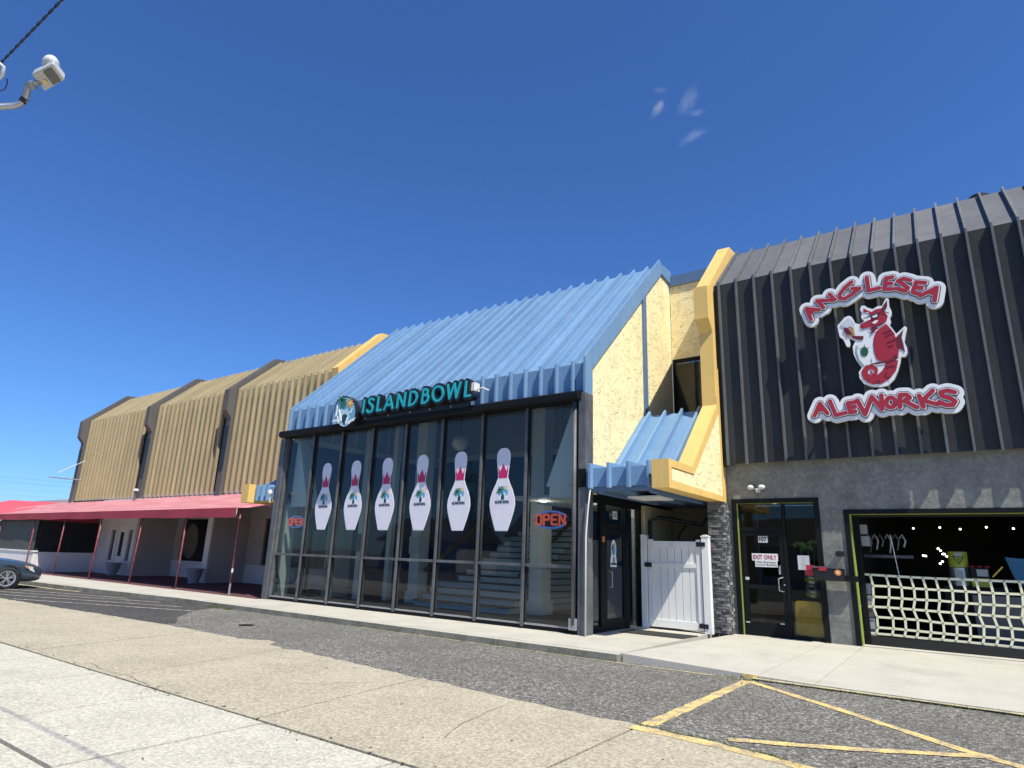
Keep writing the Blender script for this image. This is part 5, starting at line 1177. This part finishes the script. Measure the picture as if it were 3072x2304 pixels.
# patio enclosure
pe = empty('patio_enclosure', (-42, 11.9, .12), 'low white patio wall with black roll-down screens under the red awning', 'enclosure')
MB().box(-60, -35.75, 11.70, 11.85, .12, 1.02).build('low_wall', m_wallw, pe); MB().box(-60.0, -35.70, 11.66, 11.89, 1.021, 1.08).build('cap', m_whitep, pe)
MB().box(-35.90, -35.75, 11.86, 14.29, .12, 1.02).build('low_wall', m_wallw, pe)
MB().box(-60, -35.95, 11.74, 11.76, 1.10, 2.46).build('screen', m_screen_lit, pe); MB().box(-35.86, -35.84, 11.80, 14.28, 1.03, 2.50).build('screen', m_screen, pe)
MB().box(-35.87, -35.80, 11.90, 14.2, 2.45, 2.75).build('header', m_redval, pe)
# awning
aw = empty('red_awning', (-30, 12.9, 2.45), 'long faded red fabric awning on thin red posts along the tan building', 'awning')
AX0, AX1 = -60, -19.12
mb = MB(); n_ = 60; random.seed(4)
for i in range(n_):
    a = AX0+(AX1-AX0)*i/n_; b = AX0+(AX1-AX0)*(i+1)/n_
    for j in range(6):
        t0, t1 = j/6, (j+1)/6
        def zz(x, t): return 2.77+(3.62-2.77)*t-.05*math.sin(math.pi*t)*(1-.6*abs(math.sin(x*math.pi/3.0)))
        mb.quad((a, 11.5+2.95*t0, zz(a, t0)), (b, 11.5+2.95*t0, zz(b, t0)), (b, 11.5+2.95*t1, zz(b, t1)), (a, 11.5+2.95*t1, zz(a, t1)))
cv = mb.build('canopy', m_redfab, aw); so_ = cv.modifiers.new('sol', 'SOLIDIFY'); so_.thickness = .006
mb = MB(); m2 = 160
for i in range(m2):
    a = AX0+(AX1-AX0)*i/m2; b = AX0+(AX1-AX0)*(i+1)/m2
    def yy(x): return 11.492+.012*math.sin(x*2.3)
    mb.quad((a, yy(a), 2.47+.01*math.sin(a*1.7)), (b, yy(b), 2.47+.01*math.sin(b*1.7)), (b, 11.495, 2.765), (a, 11.495, 2.765))
vl = mb.build('valance', m_redval, aw); so_ = vl.modifiers.new('sol', 'SOLIDIFY'); so_.thickness = .006
MB().box(AX1-.02, AX1, 11.50, 11.52, 2.48, 2.76).build('end_hem', m_whitep, aw)
MB().add([(AX1, 11.51, 2.76), (AX1+.75, 13.2, 2.95), (AX1, 14.3, 3.55)], [(0, 1, 2)]).build('end_flap', m_redfab, aw)
for i, (x, y, x2, y2) in enumerate(((-36.0, 11.6, -36.0, 11.6), (-32.55, 11.55, -32.55, 11.6), (-28.75, 11.45, -28.9, 11.6), (-25.45, 11.5, -25.45, 11.6), (-22.3, 11.6, -22.3, 11.6), (-19.35, 11.78, -19.2, 11.7), (-40.5, 11.6, -40.5, 11.6))):
    MB().tube([(x, y, .125), (x2, y2, 2.80)], .028, 8).build('post', m_redpost, aw, smooth=True); MB().box(x-.06, x+.06, y-.06, y+.06, .12, .13).build('base_plate', m_alu, aw)
MB().tube([(-19.35, 11.78, .13), (-19.33, 11.77, .45)], .031, 8).build('bare_section', m_alu, aw); MB().tube([(-19.29, 11.75, .78), (-19.285, 11.75, .9)], .031, 8).build('bare_section', m_whitep, aw)
mb = MB(); mb.tube([(AX0, 11.55, 2.70), (AX1, 11.55, 2.70)], .02, 8)
for x in (-40.5, -36, -32.5, -28.8, -25.4, -22.3, -19.2): mb.tube([(x, 11.55, 2.70), (x, 14.2, 3.5)], .018, 6)
mb.build('awning_frame', m_frame, aw)
a2 = empty('red_side_awning', (-46, 13, 2.8), 'pink-red sloped awning roof, coloured as sunlit, at the far left end', 'awning')
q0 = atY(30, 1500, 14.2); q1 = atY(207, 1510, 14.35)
MB().add([tuple(q0), tuple(q1), (-40.9, 11.6, 2.80), (-52, 11.6, 2.80), (-56, 14.2, 3.55)], [(3, 2, 1, 0), (4, 3, 0)]).build('canopy', mat('red_awning_sunlit', (.72, .10, .13), .8, var=.2), a2)  # awning red brightened in colour to stand for its side-lit slope
# pots
def pot(x, y, label):
    r = empty('planter', (x, y, .12), label, 'planter', 'grey planters on the covered walk')
    MB().lathe((x, y, .12), [(.20, 0), (.22, .03), (.17, .06), (.24, .2), (.29, .42), (.31, .50), (.34, .51), (.34, .56), (.29, .56), (.28, .50)], 24).build('bowl', m_pot, r, smooth=True)
    MB().lathe((x, y, .60), [(.27, 0), (.27, .01)], 20).build('soil', m_void, r)
pot(-32.2, 13.75, 'grey planter beside the white door under the awning'); pot(-25.35, 13.85, 'grey planter at the foot of the pale pier, nearer the bowling hall')
# flag poles on the tan building
for p, q, nm in ((atY(250, 1441, 14.0), atY(147, 1430.5, 13.0), 'straight silver flagpole jutting level from the far pilaster'), (atY(257, 1382, 14.0), atY(174, 1418, 13.0), 'thin white pole slanting down from the far pilaster')):
    MB().tube([tuple(p), tuple(q)], .03 if 'silver' in nm else .018, 8).build('flagpole', m_whitep if 'white' in nm else m_alu, label=nm, cat='pole')
vp = empty('vent_pipe', tuple(atY(403, 1497, 14.0)), 'small white capped vent pipe rising behind the awning between two tan bays', 'vent pipe')
q = atY(403, 1497, 14.0)
MB().lathe(tuple(q), [(.05, -.1), (.05, .35)], 12).build('pipe', m_mull, vp); MB().lathe((q[0], q[1], q[2]+.36), [(.10, 0), (.14, .03), (.10, .10), (.02, .12)], 14).build('cap', m_whitep, vp, smooth=True)
# camera on the west canopy
cc = empty('canopy_camera', (-17.6, 11.4, 3.2), 'small white dome camera on the blue fascia at the west end', 'camera')
qq = atY(812, 1478, 11.4); MB().sphere((qq[0], 11.38, qq[2]), .07, .07, .09, 12, 8).build('dome', m_whitep, cc, smooth=True); MB().tube([(qq[0], 11.40, qq[2]-.08), (qq[0]-.02, 11.42, qq[2]-.3)], .018, 6).build('cable', m_whitep, cc)

# ------------------------------------------------------------------ street light, cables
sl2 = empty('street_light', (-9.3, 1.1, 0), 'grey box-shaped street light on a curved pipe arm at the upper left', 'street light')
LD = 8.4
def P3(x, y, d=LD):
    v = _ray(x, y); v = v/np.linalg.norm(v)*d; return Vector((v[0], v[1], v[2]+CAM_Z))
ZL = 6.35
cA, cB, cC, cD_ = [Vector(atZ(x_, y_, z_)) for x_, y_, z_ in ((94, 224, ZL), (158, 192, ZL-.02), (194, 240, ZL-.05), (135, 275, ZL-.03))]
nrm = Vector((-.25, .1, 1)).normalized()
mb = MB(); t_ = .10
vs = [cA, cB, cC, cD_]+[v_+nrm*t_*.9+ (sum([cA, cB, cC, cD_], Vector())/4-v_)*.06 for v_ in (cA, cB, cC, cD_)]
mb.add(vs, [(0, 1, 2, 3), (7, 6, 5, 4), (0, 4, 5, 1), (1, 5, 6, 2), (2, 6, 7, 3), (3, 7, 4, 0)]); mb.build('housing', m_lamp, sl2, bevel=.012)
ctr = sum([cA, cB, cC, cD_], Vector())/4; ax1 = (cB-cA).normalized(); ax2 = (cD_-cA).normalized()
mb = MB(); a_, b_ = .075, .085
off_ = ax1*.075
mb.add([tuple(ctr+off_+ax1*s1*a_+ax2*s2*b_-nrm*.012) for s1, s2 in ((-1, -1), (1, -1), (1, 1), (-1, 1))], [(0, 1, 2, 3)]); mb.build('lens', m_lampd, sl2)
mb = MB(); o_ = ctr-ax1*.075+ax2*.015; mb.add([tuple(o_+ax1*s1*.026+ax2*s2*.022-nrm*.014) for s1, s2 in ((-1, -1), (1, -1), (1, 1), (-1, 1))], [(0, 1, 2, 3)]); mb.build('rating_label', m_sun2, sl2)
mb = MB(); top = ctr+nrm*(t_+.05)+ax1*.03+ax2*(-.04)
mb.sphere((0, 0, 0), .13, .10, .085, 18, 10)
M3 = Matrix((ax1, ax2, nrm)).transposed()
mb.v = [tuple(M3 @ Vector(v_)+top) for v_ in mb.v]; mb.build('cover', m_whitep, sl2, smooth=True)
mb = MB(); mb.add([tuple(ctr-ax1*.16+ax2*s2*.05+ax1*s1*.05+nrm*h_) for h_ in (.03, .12) for s1, s2 in ((-1, -1), (1, -1), (1, 1), (-1, 1))], [(0, 3, 2, 1), (4, 5, 6, 7), (0, 1, 5, 4), (1, 2, 6, 5), (2, 3, 7, 6), (3, 0, 4, 7)]); mb.build('neck_box', m_lamp, sl2)
LD = (Vector((cA+cD_)/2)-Vector((0, 0, CAM_Z))).length
pts = [P3(124, 246, LD-.02), P3(95, 250, LD), P3(84, 262, LD), P3(80, 282, LD), P3(74, 300, LD), P3(58, 313, LD), P3(36, 318, LD), P3(0, 320, LD), P3(-60, 318, LD), P3(-200, 312, LD)]
MB().tube(pts, [.028, .036, .036, .036, .036, .034, .034, .034, .034, .034], 14).build('arm', m_galv, sl2, smooth=True)
MB().tube([P3(76, 295, LD), P3(66, 306, LD)], .038, 14).build('band', m_blackp, sl2)
MB().tube([P3(92, 247, LD), P3(96, 268, LD)], .05, 10).build('clamp', m_alu, sl2)
pe_ = P3(-200, 312, LD); MB().tube([(pe_.x, pe_.y, 0), (pe_.x, pe_.y, 9.5)], [.17, .12], 16).build('pole', m_bark, sl2, smooth=True)
# twisted service cable from the pole, running parallel to the street
cb = empty('service_cable', (-6, 1.1, 5.7), 'twisted black overhead cable climbing from the street light towards the top edge', 'cable')
A0, A1 = Vector((-7.35, 1.125, 5.90)), Vector((-5.45, 1.137, 5.764))
d_ = (A1-A0).normalized(); A2 = A0+d_*14
for ph in (0, math.pi):
    pts = []
    L_ = (A2-A0).length; N_ = 420
    for i in range(N_+1):
        s_ = L_*i/N_; p = A0+d_*s_; an = s_*2*math.pi/.26+ph; pts.append(p+Vector((0, math.cos(an), math.sin(an)))*.0065)
    MB().tube(pts, .0058, 6).build('strand', m_blackp, cb, smooth=True)
MB().tube([A0, A0+Vector((-.1, .0, -.05)), A0+Vector((-.12, 0, -.28)), A0+Vector((-.3, .02, -.42))], .02, 8).build('drop_loop', m_blackp, cb, smooth=True)
ins = MB().tube([P3(-4, 186, 7.6), P3(10, 200, 7.6), P3(8, 222, 7.6), P3(-4, 240, 7.6)], [.008, .016, .016, .008], 10); ins.build('insulator', m_whitep, cb, smooth=True)
MB().tube([P3(21, 235), P3(22, 250), P3(14, 268), P3(0, 273), P3(-30, 270)], .005, 6).build('tie_wire', m_blackp, cb)
for i, (ya, yb) in enumerate(((1425, 1443), (1443, 1456), (1472, 1474), (1488, 1492))):
    a, b = atY(-400, ya-.06*400*1.0-12, 70), atY(213, yb, 70); pts = []
    for k in range(13):
        t = k/12; p = a+(b-a)*t*1.6; pts.append((p[0], p[1], p[2]-.5*math.sin(math.pi*t)))
    MB().tube(pts, .018 if i < 2 else .010, 5).build('power_line', m_blackp, label='thin distant power line left of the tan building, %s from the top' % ordn[i], cat='power line', group='power lines beyond the tan building')

# ------------------------------------------------------------------ parked car
car = empty('parked_car', (-27.2, 8.75, 0), 'blue-grey sedan parked at the kerb, only its front in view at the left', 'car')
XF = -24.98
def sect(dx, hw, zb, zs, zt, crown=.03):
    """half section at distance dx behind the nose: bottom, shoulder, top heights"""
    x = XF-dx; yc = 8.80
    pts = [(hw*.80, zb), (hw*.96, zb+.06), (hw, zb+.25*(zs-zb)+.05), (hw*1.0, zb+.62*(zs-zb)), (hw*.985, zs-.05), (hw*.93, zs), (hw*.80, zs+(zt-zs)*.55), (hw*.5, zt), (0, zt+crown)]
    full = [(x, yc-a, b) for a, b in pts]+[(x, yc+a, b) for a, b in pts[:-1][::-1]]
    return full
secs = [sect(0, .50, .30, .52, .56, .0), sect(.06, .70, .24, .60, .66, .01), sect(.16, .80, .22, .66, .73, .02), sect(.35, .865, .20, .72, .80, .03), sect(.6, .895, .20, .77, .86, .03), sect(1.0, .905, .20, .83, .92, .03), sect(1.45, .905, .20, .88, .975, .03), sect(1.75, .905, .20, .90, 1.01, .03), sect(3.6, .905, .20, .95, 1.03, .02), sect(4.5, .88, .24, .95, 1.02, .02), sect(4.85, .75, .30, .85, .90, .0)]
mb = MB(); nS = len(secs[0])
for s_ in secs: mb.v += s_
for i in range(len(secs)-1):
    for k in range(nS):
        k2 = (k+1) % nS; mb.f.append([i*nS+k, (i+1)*nS+k, (i+1)*nS+k2, i*nS+k2]); mb.m.append(0)
mb.f.append(list(range(nS))); mb.f.append([(len(secs)-1)*nS+k for k in range(nS)][::-1]); mb.m += [0, 0]
# greenhouse on top
bo = mb.build('body', m_carp, car, smooth=True); ss = bo.modifiers.new('sub', 'SUBSURF'); ss.levels = ss.render_levels = 2
gh = MB(); prof_g = [(1.55, .98), (2.35, 1.40), (3.2, 1.47), (3.9, 1.40), (4.5, 1.02)]
for hw, s_ in ((.80, 0),):
    L = [(XF-dx, 8.80-(.80 if z < 1.1 else .62), z) for dx, z in prof_g]; Rr = [(XF-dx, 8.80+(.80 if z < 1.1 else .62), z) for dx, z in prof_g]
    gh.add(L+Rr, [[0, 1, 2, 3, 4], [9, 8, 7, 6, 5]]+[[i, i+5, i+6, i+1] for i in range(4)])
gh.build('cabin_glass', m_glass_dk, car); MB().prism([(XF-2.3, 1.40), (XF-3.2, 1.49), (XF-3.95, 1.41), (XF-3.2, 1.44)], 'y', 8.20, 9.40).build('roof', m_carp, car)
MB().box(XF-2.0, XF-1.85, 7.72, 7.90, 1.0, 1.12).build('mirror', m_carp, car, bevel=.04)
MB().box(XF-.09, XF+.01, 8.45, 9.15, .30, .42).build('grille', m_blackp, car)
def lampshape(sgn):
    pl = []
    # lies on the front corner of the wing
    P = [(XF-.22, .865), (XF-.62, .905), (XF-.72, .895), (XF-.45, .80), (XF-.20, .70), (XF-.12, .72)]
    y0 = [.56, .66, .735, .745, .66, .60]
    out_ = []
    for (x, hw), z in zip(P, y0): out_.append((x, 8.80-sgn*(hw+.012), z))
    return out_
hd = MB(); yv = 7.885
hd.add([(XF-.14, 8.08, .55), (XF-.36, 7.925, .53), (XF-.62, 7.895, .66), (XF-.66, 7.90, .735), (XF-.40, 7.96, .69), (XF-.20, 8.06, .645)], [(0, 1, 2, 3, 4, 5)]); hl = hd.build('headlight', m_lens, car)
MB().add([(XF-.50, 7.885, .64), (XF-.60, 7.878, .66), (XF-.66, 7.885, .73), (XF-.56, 7.90, .71)], [(0, 1, 2, 3)]).build('turn_signal', m_amber, car)
MB().box(XF-.36, XF-.24, 7.915, 7.96, .30, .36).build('fog_lamp', m_blackp, car, bevel=.02)
def wheel(x, y, label=None):
    r = empty('wheel', (0, 0, 0)); r.parent = car; r.location = Vector((x, y, .33))-car.location
    MB().lathe((x, y-.0, .33), [(.405, -.012), (.405, .25)], 32, 'y').build('arch_shadow', m_blackp, r)
    MB().lathe((x, y, .33), [(.24, .02), (.245, -.03), (.30, -.04), (.33, -.015), (.335, .05), (.335, .18), (.30, .2)], 36, 'y', 0, False).build('tyre', m_tyre, r, smooth=True)
    mb = MB(); mb.lathe((x, y, .33), [(.205, -.02), (.222, -.038), (.245, -.042), (.25, -.02), (.22, .03)], 32, 'y', 0, False); mb.lathe((x, y, .33), [(.055, -.05), (.05, -.02)], 16, 'y')
    for k in range(5):
        for s_ in (-.13, .13):
            a = R_(k*72+18); a2_ = a+s_; a1_ = a+s_*.5/1.0
            p0 = Vector((math.cos(a1_+s_*.8)*.05, 0, math.sin(a1_+s_*.8)*.05)); p1 = Vector((math.cos(a2_+s_*.35)*.235, 0, math.sin(a2_+s_*.35)*.235)); d = (p1-p0).normalized(); q = Vector((-d.z, 0, d.x))*.014
            mb.add([(x+v_.x, y+o_, .33+v_.z) for o_ in (-.045, -.025) for v_ in (p0+q, p1+q, p1-q, p0-q)], [(0, 1, 2, 3), (7, 6, 5, 4), (0, 4, 5, 1), (1, 5, 6, 2), (2, 6, 7, 3), (3, 7, 4, 0)])
    mb.build('rim', m_rim, r); MB().lathe((x, y, .33), [(.235, .0), (.235, .02)], 24, 'y').build('brake_dark', m_blackp, r)
wheel(XF-1.08, 7.915); wheel(XF-3.86, 7.915)
car.rotation_euler = (0, 0, math.pi/2); car.location = (-26.5-(8.80-8.75), 8.92-(XF+27.2), 0)

# ------------------------------------------------------------------ across the street (seen mirrored in the glass)
random.seed(9)
def tree(x, y, h, cr, label):
    r = empty('broadleaf_tree', (x, y, -.05), label, 'tree', 'trees across the street')
    MB().tube([(x, y, -.05), (x+.1, y, h*.35), (x-.1, y+.1, h*.6)], [.22, .15, .08], 8).build('trunk', m_bark, r)
    mb = MB()
    for c in range(26):
        a = random.uniform(0, 6.28); rr = cr*random.uniform(.1, .8); cx, cy, cz = x+math.cos(a)*rr, y+math.sin(a)*rr, h*random.uniform(.45, 1)
        for _ in range(90):
            px_, py_, pz_ = [random.gauss(0, cr*.17) for _ in range(3)]; s_ = .16; u_ = Vector([random.gauss(0, 1) for _ in range(3)]).normalized()*s_; v_ = Vector([random.gauss(0, 1) for _ in range(3)]).normalized()*s_
            p = Vector((cx+px_, cy+py_, cz+pz_)); mb.add([p, p+u_, p+v_], [(0, 1, 2)])
    mb.build('crown', m_leaf, r)
tree(-2, -17, 7, 2.6, 'leafy tree across the street, mirrored in the narrow side light'); tree(-22, -16, 6.5, 2.6, 'leafy tree across the street mirrored low in the glass wall'); tree(-34, -19, 8, 3, 'tall leafy tree across the street farthest along')
for i, (x, wv, h_) in enumerate(((-13, 9, 4.6), (-28, 10, 5.2), (-44, 10, 4.4))):
    r = empty('house', (x, -24, -.05), ['low pale house across the street mirrored in the glass, nearest', 'middle pale house across the street with the taller roof', 'low pale house across the street, farthest'][i], 'house', 'houses across the street')
    MB().box(x-wv/2, x+wv/2, -28, -22, -.05, h_*.6).build('wall', m_sid, r); MB().prism([(-28.4, h_*.6), (-21.6, h_*.6), (-25, h_+.6)], 'x', x-wv/2-.4, x+wv/2+.4).build('roof', m_roofh, r)
    for k in range(3): MB().box(x-wv/2+1+k*2.8, x-wv/2+2.2+k*2.8, -21.995, -21.95, .9, 2.1).build('window', m_screen, r)

# ------------------------------------------------------------------ cloud wisps
def M_cloud(seed, dens):
    m = bpy.data.materials.new('cloud_vapour'); m.use_nodes = True; t = m.node_tree; n = t.nodes; l = t.links; n.clear()
    o = n.new('ShaderNodeOutputMaterial'); v = n.new('ShaderNodeVolumePrincipled'); v.inputs['Color'].default_value = (1, 1, 1, 1); v.inputs['Anisotropy'].default_value = .3
    tc = n.new('ShaderNodeTexCoord'); ln = n.new('ShaderNodeVectorMath'); ln.operation = 'LENGTH'; l.new(tc.outputs['Object'], ln.inputs[0])
    fo = n.new('ShaderNodeMapRange'); l.new(ln.outputs['Value'], fo.inputs[0]); fo.inputs[1].default_value = .15; fo.inputs[2].default_value = .95; fo.inputs[3].default_value = .42; fo.inputs[4].default_value = 0
    nz = n.new('ShaderNodeTexNoise'); nz.inputs['Scale'].default_value = 1.9; nz.inputs['Detail'].default_value = 5; nz.inputs['Roughness'].default_value = .65; nz.inputs['Distortion'].default_value = 1.6
    mp = n.new('ShaderNodeMapping'); mp.inputs['Location'].default_value = (seed, seed*2.3, 0); l.new(tc.outputs['Object'], mp.inputs[0]); l.new(mp.outputs[0], nz.inputs['Vector'])
    ad = n.new('ShaderNodeMath'); ad.operation = 'ADD'; l.new(fo.outputs[0], ad.inputs[0]); l.new(nz.outputs[0], ad.inputs[1])
    mr = n.new('ShaderNodeMapRange'); l.new(ad.outputs[0], mr.inputs[0]); mr.inputs[1].default_value = .66; mr.inputs[2].default_value = .92; mr.inputs[3].default_value = 0; mr.inputs[4].default_value = dens
    l.new(mr.outputs[0], v.inputs['Density']); l.new(v.outputs[0], o.inputs['Volume']); return m
CD = 2600
for i, (px_, py_, rw, rh, ang, dn, lb) in enumerate(((1974, 325, 15, 30, 28, .034, 'brightest small upright cloud wisp in the blue sky'), (1982, 270, 24, 12, 5, .008, 'faint smudge of cloud above the brightest wisp'), (2062, 305, 26, 52, 28, .006, 'tall curved cloud wisp, upper of the right-hand pair of wisps'), (2090, 338, 30, 14, 6, .009, 'short flat cloud wisp beside the tall curved one'), (2080, 408, 50, 20, 30, .008, 'lowest and longest slanting cloud wisp'))):
    v = _ray(px_, py_); v = v/np.linalg.norm(v); c = v*CD; s_ = CD/F_PX
    fwd = Vector(v); rt = Vector(_r); rt = (rt-fwd*rt.dot(fwd)).normalized(); up = rt.cross(fwd)
    a = R_(ang); ex_ = rt*math.cos(a)+up*math.sin(a); ey_ = -rt*math.sin(a)+up*math.cos(a)
    if i in (0, 2): a = R_(-ang); ex_ = rt*math.cos(a)+up*math.sin(a); ey_ = -rt*math.sin(a)+up*math.cos(a)
    mb = MB().sphere((0, 0, 0), 1, n=24, m=14); o = mb.build('cloud_wisp', M_cloud(i*3.7+1, dn), loc=(0, 0, 0), label=lb, cat='cloud', group='cloud wisps')
    M3 = Matrix((ex_*rw*s_*1.25, ey_*rh*s_*1.25, fwd*min(rw, rh)*s_*1.25)).transposed().to_4x4(); M3.translation = Vector((c[0], c[1], c[2]+CAM_Z)); o.matrix_world = M3
